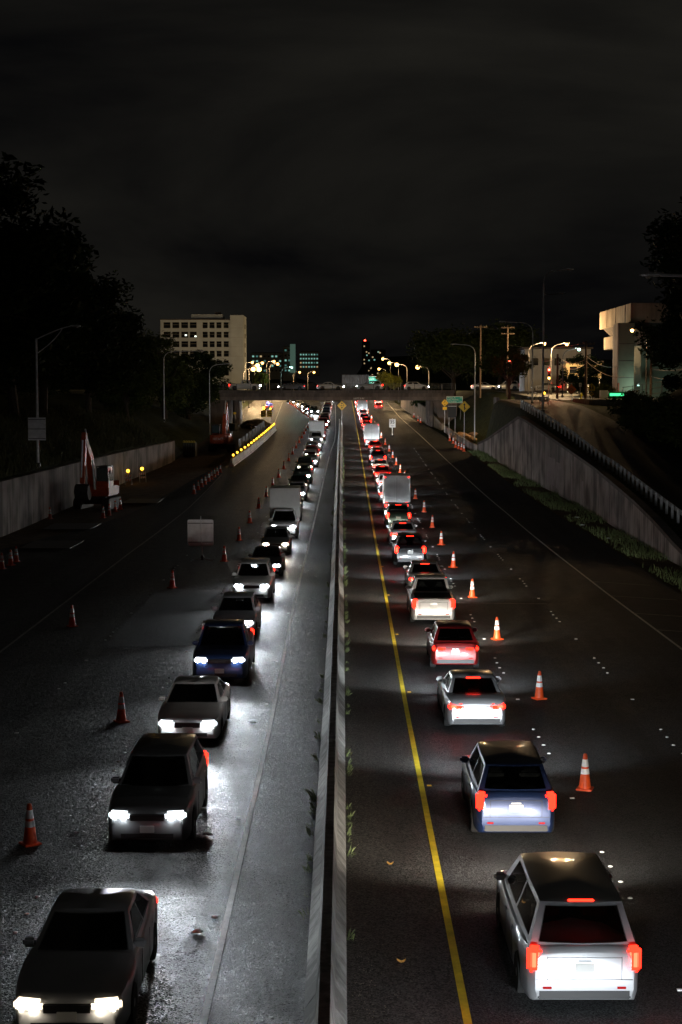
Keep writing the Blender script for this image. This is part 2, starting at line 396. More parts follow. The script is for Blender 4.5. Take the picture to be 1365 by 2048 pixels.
for i, (Y, x1) in enumerate([(74.9,15.7),(69.0,15.8),(64.2,15.9),(59.7,15.9),(80.5,15.5)]):
    MB().add([(12.86,Y-.07,.011),(x1,Y-1.6,.011),(x1,Y-1.45,.011),(12.86,Y+.07,.011)], [(0,1,2,3)]).build('gore_stripe', PAINT_WF, road)
MB().add([(4.6,72.4,.010),(9.4,72.0,.010),(9.4,72.1,.010),(4.6,72.5,.010)], [(0,1,2,3)]).build('joint_line', PAINT_WF, road)
# sealed cracks and oil spots
for k in range(26):
    x = random.choice([random.uniform(-12.5,-2.6), random.uniform(2.3,15.5)]); y = random.uniform(26,120); r = random.uniform(.12,.38)
    mm = MB(); mm.add([(x+r*random.uniform(.7,1.2)*math.cos(a*math.pi/5), y+1.6*r*random.uniform(.7,1.2)*math.sin(a*math.pi/5), zroad(y)+.0055) for a in range(10)], [tuple(range(10))])
    mm.build('oil_spot', A_NEW, road)

# raised lane markers, one by one
me_dot = MB().lathe([(.052,0),(.050,.008),(.036,.017),(.012,.0205)], 10).mesh('lane_dot', MARK_W, True)
me_ref = MB().prism([(-.05,0),(.05,0),(.03,.018),(-.03,.018)], -.055, .055, 'x').mesh('reflector', MARK_W)
me_refy = MB().prism([(-.05,0),(.05,0),(.03,.018),(-.03,.018)], -.055, .055, 'x').mesh('reflector_yellow', MARK_Y)
def markers(x, phase, y0, y1, dots=True, miss=.06):
    Y = phase
    while Y < y1:
        if Y > y0: link('reflector', me_ref, road, (x+random.uniform(-.02,.02), Y, zroad(Y)+.004))
        if dots:
            for k in range(4):
                yy = Y - 7.5 + k*1.02
                if y0 < yy < y1 and random.random() > miss: link('lane_dot', me_dot, road, (x+random.uniform(-.03,.03), yy, zroad(yy)+.004))
        Y += 12.19
markers(5.55, 25.2, 24, 215); markers(9.22, 25.2, 24, 215)
markers(-6.02, 34.4, 26, 120, miss=.15); markers(-9.47, 32.4, 30, 105, miss=.3)
Y = 38.6
while Y < 190:
    link('reflector', me_refy, road, (2.12, Y, zroad(Y)+.004)); Y += 12.19
for Y in (28.8, 35.6, 48.8, 56.5, 69, 77.5, 88, 101, 114, 128, 143, 160):
    link('reflector', me_ref, road, (pw([(0,-2.42),(75,-2.5),(150,-2.33),(200,-2.0)], Y), Y, zroad(Y)+.004))

# ------------------------------------------------------------------ median barrier
med = thing('median_barrier', 'long weathered concrete barrier between the two carriageways, weeds at its foot', 'barrier')
JP = [(-.34,0),(-.34,.075),(-.155,.33),(-.088,.81),(.088,.81),(.155,.33),(.34,.075),(.34,0)]
Y = 12.0; k = 0
while Y < 275:
    Y2 = min(Y+6.1, 276); m = MB(); n = 2
    for j in range(n+1):
        yy = Y+.018+(Y2-Y-.036)*j/n; c = T_BC(yy); z = zroad(yy)
        m.v += [(c+q[0]+random.uniform(-.004,.004), yy, z+q[1]) for q in JP]
    for j in range(n):
        for q in range(7):
            a = j*8+q; m.f.append((a, a+1, a+9, a+8))
    m.f += [tuple(range(8)), tuple(n*8+q for q in range(8))]
    m.build('barrier_section', CONC_B, med); Y = Y2

# ------------------------------------------------------------------ retaining walls
wr = thing('retaining_wall', 'stained board-marked concrete wall rising to a peak under the ramp on the right', 'wall')
def wall_panels(root, ys, xf, zb, zt, thick, side, matl, cap=None, capw=.5):
    for a, b in zip(ys, ys[1:]):
        m = MB(); n = max(1, int((b-a)/2.2)); P = []
        for j in range(n+1):
            y = a+.012 + (b-a-.024)*j/n; x = xf(y); P.append((x, y, zb(y)-.6, zt(y)))
        for (x, y, z0, z1) in P: m.v += [(x, y, z0), (x, y, z1), (x+side*thick, y, z1), (x+side*thick, y, z0)]
        for j in range(n):
            o = j*4
            for q in range(4): m.f.append((o+q, o+(q+1) % 4, o+4+(q+1) % 4, o+4+q))
        m.f += [(0,1,2,3), tuple(n*4+q for q in range(4))]
        m.build('wall_panel', matl, root)
        if cap:
            m = MB()
            for (x, y, z0, z1) in P: m.v += [(x-side*.09, y, z1+.003), (x-side*.09, y, z1+.26), (x+side*capw, y, z1+.26), (x+side*capw, y, z1+.003)]
            for j in range(n):
                o = j*4
                for q in range(4): m.f.append((o+q, o+(q+1) % 4, o+4+(q+1) % 4, o+4+q))
            m.f += [(0,1,2,3), tuple(n*4+q for q in range(4))]
            m.build('coping', cap, root)
ysR = [60,66.5,73,79.5,84,90,96.5,103,109.5,116,122.5,129,135.5,142,148.5,155,161.5,164,169.5,175,181,187,193,198.5,203]
wall_panels(wr, ysR, XR, zroad, lambda y: pw(T_WRT, y), .45, 1, CONC, CONC_DARK, .5)
# pale paint-over patches on the wall
for (ya, yb, z0, z1) in ((139.6,141.7,.5,2.9),(142.3,146.4,.6,3.1),(127.3,128.2,.8,2.2)):
    m = MB()
    for y in (ya, yb): m.v += [(XR(y)-.012, y, zroad(y)+z0), (XR(y)-.012, y, zroad(y)+z1), (XR(y)+.03, y, zroad(y)+z1), (XR(y)+.03, y, zroad(y)+z0)]
    m.f += [(0,1,2,3),(4,5,6,7),(0,1,5,4),(1,2,6,5),(2,3,7,6),(3,0,4,7)]
    m.build('painted_patch', mat('patch_paint', (.36,.31,.30), .9, noise=(1.5,.2)), wr)
wL = thing('retaining_wall', 'low streaked concrete wall along the grassy bank behind the orange excavator', 'wall')
wall_panels(wL, [30+6*i for i in range(26)]+[182,186], XL, zroad, lambda y: pw(T_WLT, y), .5, -1, CONC, None)
# grass verge in front of the right wall
m = MB(); NG = 2600
def blade(m, x, y, z, h, w, lean, a):
    dx, dy = math.cos(a), math.sin(a)
    m.add([(x-dy*w, y+dx*w, z), (x+dy*w, y-dx*w, z), (x+dx*lean*.45+dy*w*.7, y+dy*lean*.45-dx*w*.7, z+h*.65), (x+dx*lean, y+dy*lean, z+h), (x+dx*lean*.45-dy*w*.7, y+dy*lean*.45+dx*w*.7, z+h*.65)], [(0,1,2,3,4)])
struct(strip([56+4*i for i in range(37)], T_PAVR, XR, -.02, 3).build('verge', DIRT, smooth=True))
for k in range(9000):
    y = random.uniform(66, 202); a, b = T_PAVR(y)+.1, XR(y)-.05
    x = a + (b-a)*random.random()**.8
    if math.sin(y*.55)+math.sin(y*.21+x)+random.uniform(-1,1) < -.2: continue
    blade(m, x, y, zroad(y)-.03, random.uniform(.12,.42), random.uniform(.015,.03), random.uniform(.03,.2), random.uniform(0,6.28))
o = struct(m.build('verge_grass', WEED), 'stuff'); o['label'] = 'uneven green grass along the foot of the right concrete wall'
# weeds along the median foot
for side, nm in ((-1,'left'), (1,'right')):
    m = MB()
    y = 27.0
    while y < 210:
        y += random.expovariate(1/(1.5 if side > 0 else 2.3))
        x = T_BC(y)+side*.37; n = random.randint(3, 20); s = random.uniform(.3, .85)*(.6 if random.random() < .5 else 1)
        for k in range(n):
            a = (0 if side > 0 else math.pi) + random.uniform(-1.4, 1.4)
            blade(m, x+random.uniform(-.02,.10)*side, y+random.uniform(-.16,.16), zroad(y), random.uniform(.1,.42)*s, random.uniform(.004,.008), random.uniform(.04,.3)*s, a)
    o = struct(m.build('weeds', WEED), 'stuff'); o['label'] = 'scattered green weeds along the %s foot of the median barrier' % nm
# litter and leaves beside the median (stones, scraps)
m = MB()
for k in range(900):
    y = 24+ 90*random.random()**1.6; x = T_BC(y)+.42+abs(random.gauss(0,.45)); r = random.uniform(.004,.012)
    m.add([(x-r,y,zroad(y)+.005),(x,y-r,zroad(y)+.005),(x+r,y,zroad(y)+.005),(x,y+r,zroad(y)+.005),(x,y,zroad(y)+.005+r*1.2)], [(0,1,4),(1,2,4),(2,3,4),(3,0,4)])
struct(m.build('grit', mat('grit', (.20,.18,.13), .8, noise=(3,.6))), 'stuff')

# ------------------------------------------------------------------ ramp, street, guardrail
def quad_strip(name, matl, rowsY, xa, xb, zf, nc=3):
    return struct(strip(rowsY, xa, xb, 0, nc, zf).build(name, matl, smooth=True))
ramp = quad_strip('ramp', A_SHOULDER, [56+4*i for i in range(37)], lambda Y: XR(Y)+2.1, lambda Y: XR(Y)+8.6, lambda Y: ZR(Y)-.05)
MB().add([], [])
rl = strip([60+4*i for i in range(34)], lambda Y: XR(Y)+2.5, lambda Y: XR(Y)+2.62, 0, 1, lambda Y: ZR(Y)-.042).build('edge_line', PAINT_WF, ramp)
street = quad_strip('street', A_STREET, [198+4*i for i in range(19)], lambda Y: 25.5 + (1.5 if Y < 215 else 0), 48, lambda Y: ZR(Y)-.045, 6)
struct(strip([271.2,274,278,281,284.2], -90, 60, 0, 12, lambda Y: 9.83).build('cross_street', A_STREET, smooth=True))
for i in range(7):
    x = 26.2+i*1.5
    MB().add([(x,202.5,ZR(202.5)-.03),(x+.55,202.5,ZR(202.5)-.03),(x+.55,205.5,ZR(205.5)-.03),(x,205.5,ZR(205.5)-.03)], [(0,1,2,3)]).build('crosswalk_bar', PAINT_W, street)
# corner pavement with kerb
MB().prism([(28.2,181),(31,176.5),(48,176.5),(48,197.3),(29.6,197.3),(28.2,194)], 8.1, 8.85, 'z').build('pavement', mat('pavement', (.25,.24,.21), .85, noise=(2,.3)))
struct(bpy.data.objects['pavement'])
# guardrail on the ramp edge
gr = thing('guardrail', 'steel guardrail on pale posts climbing the ramp above the right wall', 'guardrail')
me_post = MB().bbox((0,0,.36), (.15,.2,.95), .015).mesh('post', mat('guardrail_post', (.40,.42,.45), .6, noise=(5,.25)))
y = 66.0; i = 0
while y < 176:
    link('post', me_post, gr, (XR(y)+1.55, y, ZR(y)-.1)); y += 1.9
prof = [(-.02,.45),(.05,.50),(-.02,.57),(-.02,.62),(.05,.69),(-.02,.76)]
m = MB(); ys = [64+1.9*i for i in range(60)]
for y in ys: m.v += [(XR(y)+1.69+q[0], y, ZR(y)-.06+q[1]) for q in prof]
for i in range(len(ys)-1):
    for q in range(5): a = i*6+q; m.f.append((a, a+1, a+7, a+6))
m.build('rail', GALV, gr, smooth=True)

# ------------------------------------------------------------------ overpass
br = thing('overpass', 'low concrete road bridge crossing the whole freeway, traffic on its deck', 'bridge', (0, 270.5, 0))
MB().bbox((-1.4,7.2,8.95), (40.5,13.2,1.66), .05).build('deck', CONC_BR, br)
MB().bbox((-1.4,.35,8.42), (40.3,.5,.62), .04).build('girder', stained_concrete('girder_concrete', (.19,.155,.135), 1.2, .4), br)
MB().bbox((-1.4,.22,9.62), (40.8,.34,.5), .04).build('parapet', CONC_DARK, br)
for i in range(18):
    link('rail_post', MB().box((0,0,.55), (.10,.10,1.1)).mesh('rail_post', GALV_D), br, (-21+2.36*i, .2, 9.87)) if i == 0 else link('rail_post', bpy.data.meshes['rail_post'], br, (-21+2.36*i, .2, 9.87))
for z in (10.25, 10.6, 10.93): MB().box((-1.4,.2,z), (40.6,.05,.06)).build('rail', GALV_D, br)
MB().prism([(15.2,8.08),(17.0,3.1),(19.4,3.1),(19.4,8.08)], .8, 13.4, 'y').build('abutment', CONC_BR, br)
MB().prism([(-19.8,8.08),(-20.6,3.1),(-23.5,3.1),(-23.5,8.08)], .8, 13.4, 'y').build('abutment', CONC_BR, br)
for x in (15.0, -19.0):
    for yy in (1.2, 6.5, 12): MB().lathe([(.42,3.0),(.42,8.1)], 14, (x, yy, 0)).build('column', CONC_BR, br, True)
o = lettering('14 FT 5 IN', .42, S_WHITE, br, (2.4, .085, 8.42)); 
# retaining walls running on under and beyond the bridge
wu = thing('retaining_wall', 'sloping concrete wall beside the road under the right end of the bridge', 'wall')
wall_panels(wu, [262+7*i for i in range(16)], lambda y: pw([(262,16.2),(300,14.2),(380,12.9)], y), zroad, lambda y: zroad(y)+pw([(262,.9),(285,2.6),(310,3.2),(380,2.8)], y), .4, 1, stained_concrete('warm_concrete', (.36,.29,.22), 2, .4))
wb = thing('low_wall', 'low concrete kerb wall along the road edge before the bridge on the right', 'wall')
wall_panels(wb, [204+6*i for i in range(10)], lambda y: pw([(204,17.0),(215,16.6),(262,16.3)], y), zroad, lambda y: zroad(y)+.75, .3, 1, CONC)
wc = thing('wing_wall', 'upright pale concrete wall end standing in the bank behind the wall peak', 'wall', (20.9, 216, 0))
MB().bbox((0,0,6.6), (.5,3.2,4.6), .05).build('wall_slab', CONC, wc)
MB().bbox((2.2,1.2,6.5), (3.9,.4,4.2), .05).build('return_slab', CONC, wc)
# boulders by the bank
bank = []
for k, (x, y, s) in enumerate([(16.9,232,.9),(17.7,229,1.1),(18.4,226,.8),(17.6,236,1.0),(19.0,231,.9),(16.7,241,.6)]):
    bm = bmesh.new(); bmesh.ops.create_icosphere(bm, subdivisions=2, radius=s)
    for v in bm.verts: v.co *= random.uniform(.78,1.12); v.co.z *= .65
    me = bpy.data.meshes.new('boulder'); bm.to_mesh(me); bm.free(); me.materials.append(mat('boulder', (.36,.22,.12), .9, noise=(2,.4)))
    tag(link('boulder', me, None, (x,y,max(zterr(x,y),zroad(y))+.25*s)), ['leftmost-but-one brown boulder on the bank before the bridge','largest brown boulder on the bank before the bridge','small brown boulder nearest the lamp post on the bank','brown boulder farthest back below the green sign','rightmost brown boulder on the bank below the merge sign','smallest brown boulder beside the low kerb wall'][k], 'boulder', 'boulders on the right bank')
# left bank: white pipe and ledge by the abutment
t = thing('drain_pipe', 'tall white pipe standing before the left bridge abutment', 'pipe', (-16.9,255,0))
MB().bbox((0,0,6.2), (.34,.34,3.6), .05).build('pipe', S_WHITE, t); MB().bbox((0,0,7.95), (.5,.5,.14), .03).build('collar', S_WHITE, t)
t = thing('ledge_wall', 'pale low ledge running from the white pipe toward the second excavator', 'wall', (-18.2,249,0))
MB().bbox((0,0,4.1), (.5,11,1.1), .05, Matrix.Rotation(R(14),3,'Z')).build('wall_slab', CONC_B, t)

# ------------------------------------------------------------------ buildings
CREAM = mat('cream_render', (.56,.61,.62), .85, noise=(.25,.10))
def window_grid(root, xs, zs, w, h, y, frame=True, pane=GLASS_D):
    mf = MB()
    e = .10
    mf.box((0,-.06,h/2), (w+.2,.16,e)); mf.box((0,-.06,-h/2), (w+.3,.26,e)); mf.box((-w/2,-.055,0), (e,.14,h-.1)); mf.box((w/2,-.055,0), (e,.14,h-.1)); mf.box((0,-.045,h*.08), (w-.1,.08,e*.8))
    mfm = mf.mesh('window', mat('window_frame', (.30,.27,.22), .6)); mpm = MB().box((0,.03,0), (w,.05,h)).mesh('pane', pane)
    for z in zs:
        for x in xs:
            f = link('window', mfm, root, (x, y, z)); link('pane', mpm, f)
def facade(x0, x1, z0, z1, xs, zs, w, h, y, th):
    # wall with real openings: piers between columns and bands between rows
    m = MB(); xs = sorted(xs); zs = sorted(zs)
    ed = [x0] + [e for x in xs for e in (x-w/2, x+w/2)] + [x1]
    for a, b in zip(ed[::2], ed[1::2]): m.box(((a+b)/2, y+th/2, (z0+z1)/2), (b-a, th, z1-z0))
    zz = [z0] + [e for z in zs for e in (z-h/2, z+h/2)] + [z1]
    for x in xs:
        for a, b in zip(zz[::2], zz[1::2]): m.box((x, y+th/2+.01, (a+b)/2), (w-.002, th-.03, b-a))
    return m
b1 = thing('office_building', 'pale five-storey office block with rows of dark windows above the left trees', 'building', (0,570,0))
zs = [33.3-3.42*i for i in range(6)]; xsA = [-64.9,-60.9,-57.0,-52.9-.1]; xsB = [-48.9,-45.9,-42.9,-39.8]
sc = 1.0
xa = [-64.4,-61.2,-58.0,-54.9]; xb = [-50.6,-48.1,-45.6,-43.0]
facade(-66.8, -53.0, 9.5, 35.2, xa, zs, 2.5, 2.15, 0, .5).build('wall', CREAM, b1)
facade(-53.0, -41.2, 9.5, 35.2, xb, zs, 1.85, 2.15, .25, .5).build('wall', CREAM, b1)
MB().box((-54,10,22.2), (25.4,18.6,25.2)).build('core', mat('interior_dark', (.05,.05,.05), .9), b1)
MB().bbox((-66.6,9.6,22.4), (.4,18,25.6), .02).build('wall', CREAM, b1)
window_grid(b1, xa, zs, 2.5, 2.15, .22); window_grid(b1, xb, zs, 1.85, 2.15, .47)
for x, z in ((-57.6,30.1),(-54.1,29.7)): MB().box((x,.16,z-.4), (.7,.03,.5)).build('lit_pane', lamp_mat('office_light', (.9,1,.85), 1.6), b1)
MB().bbox((-38.9-.2,8,23.2), (5.6-.8,17,27.4), .05).build('stair_tower', CREAM, b1)
for z in (33.0,29.6,26.2,22.8): MB().box((-36.6,8,z), (.12,1.6,1.6)).build('side_window', GLASS_D, b1)
for z in (32.3,28.9,25.5,22.1): MB().box((-39.1,-.508,z), (4.6,.03,.05)).build('joint', mat('joint_dark',(.28,.25,.2),.9), b1)
MB().bbox((-50.3,9,36.3), (11.5,9,2.2), .05).build('penthouse', CREAM, b1); MB().bbox((-46.6,9,37.9), (2.2,2.2,1.0), .05).build('plant_unit', CONC_DARK, b1)
MB().bbox((-54,9,35.35), (26,18.4,.3), .03).build('roof', CONC_DARK, b1)
# far apartment slabs with lit walkways
TEAL = lamp_mat('far_window_teal', (.45,1,.85), .30); WARMW = lamp_mat('far_window_warm', (1,.72,.38), .32); TEALD = lamp_mat('far_window_dim', (.30,.85,.75), .12)
def far_block(label, x0, x1, y, z0, z1, dx, dz, lit, seed, stair=None):
    r = random.Random(seed); t = thing('apartment_block', label, 'building', ((x0+x1)/2, y, 0))
    w = x1-x0
    MB().bbox((0,6,(z0+z1)/2-2), (w,12,z1-z0+4), .1).build('wall', mat('far_wall', (.28,.29,.27), .9), t)
    MB().box((0,6,z1+.2), (w*.9,8,.4)).build('roof', CONC_DARK, t)
    me = {k: MB().box((0,-.05,0), (dx*.5,.1,dz*.34)).mesh('window', k) for k in (TEAL, WARMW, TEALD, GLASS_D)}
    z = z1-dz*.7
    while z > z0:
        x = -w/2+dx*.7
        while x < w/2-dx*.4:
            q = r.random(); k = TEAL if q < lit else WARMW if q < lit*1.12 else TEALD if q < lit*1.7 else GLASS_D
            link('window', me[k], t, (x, 0, z)); x += dx
        z -= dz
    if stair is not None:
        MB().box((stair,-.4,(z0+z1)/2+1.0), (3.0,.8,z1-z0+1.0)).build('stair_tower', mat('stair_glow', (.75,.80,.74), .8, emit=((.45,1,.8), .05)), t)  # brightness of the shaft put into its wall as a faint teal glow
    return t
far_block('long far apartment block with scattered lights right of the sodium lamps', -54, -35, 900, 20, 31, 2.2, 2.7, .35, 3)
far_block('far apartment tower with a pale stair shaft given its own faint glow', -34.5, -27.5, 880, 19, 34, 2.0, 2.8, .4, 5, 1.9)
far_block('wide far apartment block with teal lit walkways right of the pale shaft', -26, -14.5, 890, 22, 31.5, 1.55, 2.3, .72, 9)
t = thing('tower_block', 'distant slim tower with a red beacon on top, right of centre', 'building', (17.5,1300,0))
MB().bbox((0,5,33), (6.5,9,34), .2).build('wall', mat('far_wall2', (.10,.09,.08), .9), t)
MB().lathe([(.7,0),(.75,.6),(.4,1.3)], 10, (-.8,2,50.2)).build('beacon', lamp_mat('beacon_red', (1,.04,.02), 12), t)
for k in range(7): MB().box((random.uniform(-2.6,2.6),.4,random.uniform(30,46)), (1.0,.1,1.0)).build('window', random.choice([TEAL,WARMW]), t)
t = thing('low_block', 'distant low block with a few lit windows beside the slim tower', 'building', (27.5,1290,0))
MB().bbox((0,6,33), (12,10,20), .2).build('wall', mat('far_wall2', (.1,.09,.08), .9), t)
for k in range(6): MB().box((random.uniform(-5,5),.9,random.uniform(34,42)), (1.2,.1,1.0)).build('window', random.choice([TEAL,WARMW,WARMW]), t)
# hillside houses whose lights dot the far slope
r = random.Random(21); MSTUFF = {}
for k in range(26):
    Y = r.uniform(900,1500); x = r.uniform(-.017,.024)*Y; z = zterr(x,Y)
    MSTUFF.setdefault(r.choice(['a','a','b']), []).append((x,Y,z))
for key, c in (('a', WARMW), ('b', TEAL)):
    m = MB()
    for (x,Y,z) in MSTUFF[key]:
        m.box((x,Y,z+1.6+r.uniform(0,2)), (r.uniform(.5,1.1),.5,r.uniform(.5,.8)))
    o = struct(m.build('hillside_lights', c), 'stuff'); o['label'] = 'scattered %s house lights on the far hillside' % ('warm' if key == 'a' else 'pale green')
# concrete office on the right
PANEL = stained_concrete('panel_concrete', (.42,.34,.26), 1.2, .4)
OLIVE = mat('olive_render', (.24,.24,.17), .85, noise=(.5,.15))
b2 = thing('concrete_building', 'angular concrete building with an overhanging top floor at the right edge', 'building', (0,205,0))
MB().bbox((42,12.5,19.95), (9.6,25,2.5), .05).build('top_floor', PANEL, b2)
for i in range(3): MB().box((37.19-.02,4+i*7.2,19.95), (.05,.09,2.45)).build('panel_joint', CONC_DARK, b2)
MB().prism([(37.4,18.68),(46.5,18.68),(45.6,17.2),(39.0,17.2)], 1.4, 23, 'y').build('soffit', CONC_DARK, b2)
MB().bbox((36.62,1.2,13.45), (2.0,3.6,10.3), .04).build('shaft', OLIVE, b2)
MB().bbox((35.53,1.2,13.6), (.16,3.7,10.0), .03).build('shaft_side', PANEL, b2)  # warm-lit side of the shaft, the light put into its panel colour
MB().bbox((38.9,16,16.5), (3.4,10,1.75), .04).build('side_bay', PANEL, b2)
MB().bbox((38.4,.6,16.55), (1.5,2.2,1.8), .04).build('front_bay', PANEL, b2)
MB().bbox((42.5,12,13.0), (7,20,8.6), .05).build('lower_wall', OLIVE, b2)
for i in range(4): MB().box((36.6,-.615,9.3+2.2*i), (1.98,.02,.07)).build('band', CONC_DARK, b2)
MB().bbox((35.6,-.5,9.9), (.28,.3,1.9), .03).build('red_sign_strip', mat('rust_red', (.40,.09,.05), .7), b2)
t = thing('wall_lamp', 'cool white wall lamp lighting the base of the concrete building', 'lamp', (37.95,203.1,10.6))
MB().bbox((0,0,0), (.3,.2,.2), .03).build('housing', GALV_D, t); MB().box((0,-.02,-.13), (.24,.16,.06)).build('lens', COOL, t); point_light('lamp_light', t, (-.35,-.75,-.3), 110, (.6,1,.9))
t = thing('stilt_house', 'small tan house raised on thin white posts behind the crossing', 'house', (36.2,238,0))
MB().bbox((0,3,12.85), (5.4,6,2.3), .04).build('wall', mat('tan_siding', (.42,.33,.18), .8, noise=(3,.15,(9,9,.4))), t)
MB().bbox((0,3,14.12), (6.0,6.8,.22), .03).build('roof', CONC_DARK, t); MB().bbox((0,-.1,11.68), (5.5,.16,.14), .02).build('sill_beam', S_WHITE, t)
for x in (-2.4,-.9,.7,2.4): MB().box((x,0,10.6), (.12,.12,2.2)).build('post', S_WHITE, t)
for x in (-1.6,1.5): MB().box((x,-.03,12.95), (1.1,.06,1.0)).build('window', GLASS_D, t)
MB().box((.35,-.04,13.1), (.06,.06,2.2)).build('corner_board', S_WHITE, t)
t = thing('white_hall', 'low pale building with a flat roof behind the utility poles', 'building', (31.5,262,0))
MB().bbox((4,4,13.2), (11,8,7), .05).build('wall', mat('grey_render', (.34,.34,.34), .85, noise=(.5,.2)), t); MB().bbox((4,3.8,16.85), (11.6,9,.3), .03).build('roof', CONC_DARK, t)
for i in range(5): MB().box((.2+1.9*i,-.02,14.6), (1.1,.06,1.2)).build('window', GLASS_D, t)
t = thing('container', 'pale corrugated freight container parked beyond the bridge', 'container', (2.2,322,0))
c = MB(); n = 40
for i in range(n+1):
    x = -2.75+5.5*i/n; yy = -.04 if i % 4 < 2 else .03
    c.v += [(x, yy, 10.6), (x, yy, 12.95)]
for i in range(n): c.f.append((2*i, 2*i+2, 2*i+3, 2*i+1))
c.build('side_panel', mat('container_paint', (.42,.42,.42), .6, noise=(1,.25)), t); MB().box((0,1.3,11.78), (5.5,2.4,2.36)).build('box', mat('container_paint', (.42,.42,.42), .6), t)
for z in (10.55,13.0): MB().box((0,-.02,z), (5.6,.14,.12)).build('rail', GALV_D, t)
MB().box((0,1.2,9.6), (5.4,2.2,1.7)).build('plinth', CONC_DARK, t)

# ------------------------------------------------------------------ trees
def tree_meshes(seed, h, r, leaf, nleaf, cz=.62, flat=.75, tr=.32, clumps=46):
    rr = random.Random(seed); tm = MB(); H0 = h*.38
    bend = [(rr.uniform(-.25,.25), rr.uniform(-.25,.25)) for _ in range(3)]
    tm.tube([(0,0,-.6),(bend[0][0],bend[0][1],H0*.5),(bend[1][0],bend[1][1],H0),(bend[2][0]*1.5,bend[2][1]*1.5,h*.7)], [tr*1.25,tr,tr*.8,tr*.3], 8)
    lm = MB(); cs = []
    for k in range(clumps):
        while True:
            x, y, z = rr.uniform(-1,1), rr.uniform(-1,1), rr.uniform(-1,1)
            q = x*x+y*y+z*z
            if .12 < q < 1: break
        p = Vector((x*r*rr.uniform(.8,1.08), y*r*rr.uniform(.8,1.08), h*cz + z*h*(1-cz)*flat/.75*.95)); cs.append((p, r*rr.uniform(.16,.34)))
    for p, s in cs[:16]:
        q = Vector((bend[1][0], bend[1][1], H0*rr.uniform(.8,1.15)))
        tm.tube([q, q.lerp(p,.5)+Vector((0,0,.3)), p], [tr*.38, tr*.22, .04], 5)
    for k in range(nleaf):
        p, s = cs[k % len(cs)]
        d = Vector((rr.gauss(0,1), rr.gauss(0,1), rr.gauss(0,.7))); d = d.normalized()*s*rr.random()**.45
        c = p + d; a = Vector((rr.uniform(-1,1), rr.uniform(-1,1), rr.uniform(-.6,.6))).normalized(); b = a.orthogonal().normalized()
        l = leaf*rr.uniform(.6,1.3); w = l*.42
        lm.add([c-a*l, c+b*w, c+a*l, c-b*w], [(0,1,2,3)])
    return tm, lm
TREES = {}
def tree_kind(key, seed, h, r, leaf, n, lmat, **k):
    tm, lm = tree_meshes(seed, h, r, leaf, n, **k)
    me = bpy.data.meshes.new('crown'); me.from_pydata(lm.v, [], lm.f); me.materials.append(lmat)
    TREES[key] = (tm.mesh('trunk', BARK, True), me, h)
tree_kind('big1', 1, 15, 7.2, .30, 15000, LEAF, cz=.58, clumps=70)
tree_kind('big2', 2, 14, 6.4, .30, 13000, LEAF, cz=.57, clumps=60)
tree_kind('mid', 3, 9, 4.6, .24, 9000, LEAF2, cz=.58)
tree_kind('mid2', 4, 8, 4.2, .24, 8000, LEAF, cz=.55)
tree_kind('wide', 5, 10, 6.6, .26, 11000, LEAF2, cz=.66, flat=.55)
tree_kind('small', 6, 4.2, 2.1, .20, 2600, LEAF3, cz=.6, tr=.12)
tree_kind('street', 7, 7.4, 3.2, .20, 4200, LEAF2, cz=.72, flat=.55, tr=.22, clumps=26)
tree_kind('shrub', 8, 2.6, 2.3, .15, 5000, LEAF2, cz=.42, tr=.06)
def tree(key, x, y, s, label, group=None, z=None, rz=None, name='tree'):
    tm, lm, h = TREES[key]
    t = thing(name, label, 'shrub' if key == 'shrub' else 'tree', (x, y, zterr(x,y) if z is None else z), random.uniform(0,6.28) if rz is None else rz, group)
    t.scale = (s,s,s); link('trunk', tm, t); link('crown', lm, t); return t
G1 = 'dark trees on the left bank'
tree('big1',-37.5,116,1.42,'tallest dark broadleaf tree at the left edge of the photo',G1)
tree('big2',-32.5,138,1.5,'dark broadleaf tree just right of the tallest one on the left bank',G1)
tree('big1',-41,134,1.35,'dark tree at the far left behind the first row on the bank',G1)
tree('big2',-31.5,150,1.34,'dark tree behind the lamp post with the sign panel, left bank',G1)
tree('big1',-31.0,161,1.14,'dark rounded tree right of the lamp post on the left bank',G1)
tree('big2',-29.5,180,1.05,'dark tree at the right end of the tall left tree line',G1)
tree('big1',-38,196,.80,'dark tree behind the right end of the left tree line',G1)
tree('mid',-28.5,205,.85,'lower dark tree below the left end of the pale office block',G1)
tree('mid2',-31.5,222,1.1,'low dark tree left of the bent-arm lamp on the bank',G1)
tree('mid',-27.5,240,1.1,'bushy dark tree below the middle of the pale office block',G1)
tree('mid2',-25.5,256,1.15,'dark tree below the stair tower of the pale office block',G1)
tree('mid',-33,262,1.3,'dark tree behind the bent-arm lamp, in front of the office block',G1)
tree('mid2',-28,300,1.35,'dark tree beyond the bridge below the office stair tower',G1)
tree('mid',-24.5,318,.62,'yellow-lit tree left of the sodium lamp cluster beyond the bridge','small trees lit by street lamps')
tree('small',-17.9,332,.9,'small yellow-lit tree right under the sodium lamp cluster','small trees lit by street lamps',z=9.9)
tree('small',8.9,345,1.05,'bright yellow-green tree beside the green sign beyond the bridge','small trees lit by street lamps',z=9.6)
tree('small',11.3,352,.9,'dimmer small tree right of the bright one beyond the bridge','small trees lit by street lamps',z=9.4)
tree('wide',20.5,294,1.45,'large dark spreading tree behind the merge sign','dark trees on the right')
tree('wide',29.5,300,1.3,'large dark spreading tree right of the bent-arm lamp','dark trees on the right')
tree('mid2',16.6,305,.85,'smaller dark tree left of the spreading tree beyond the bridge','dark trees on the right')
tree('street',21.5,206,1.0,'street tree with a bare crooked trunk left of the tall lamp','dark trees on the right',z=8.0)
tree('mid',38.3,172,1.25,'dark leafy tree low in front of the right half of the concrete building','dark trees on the right')
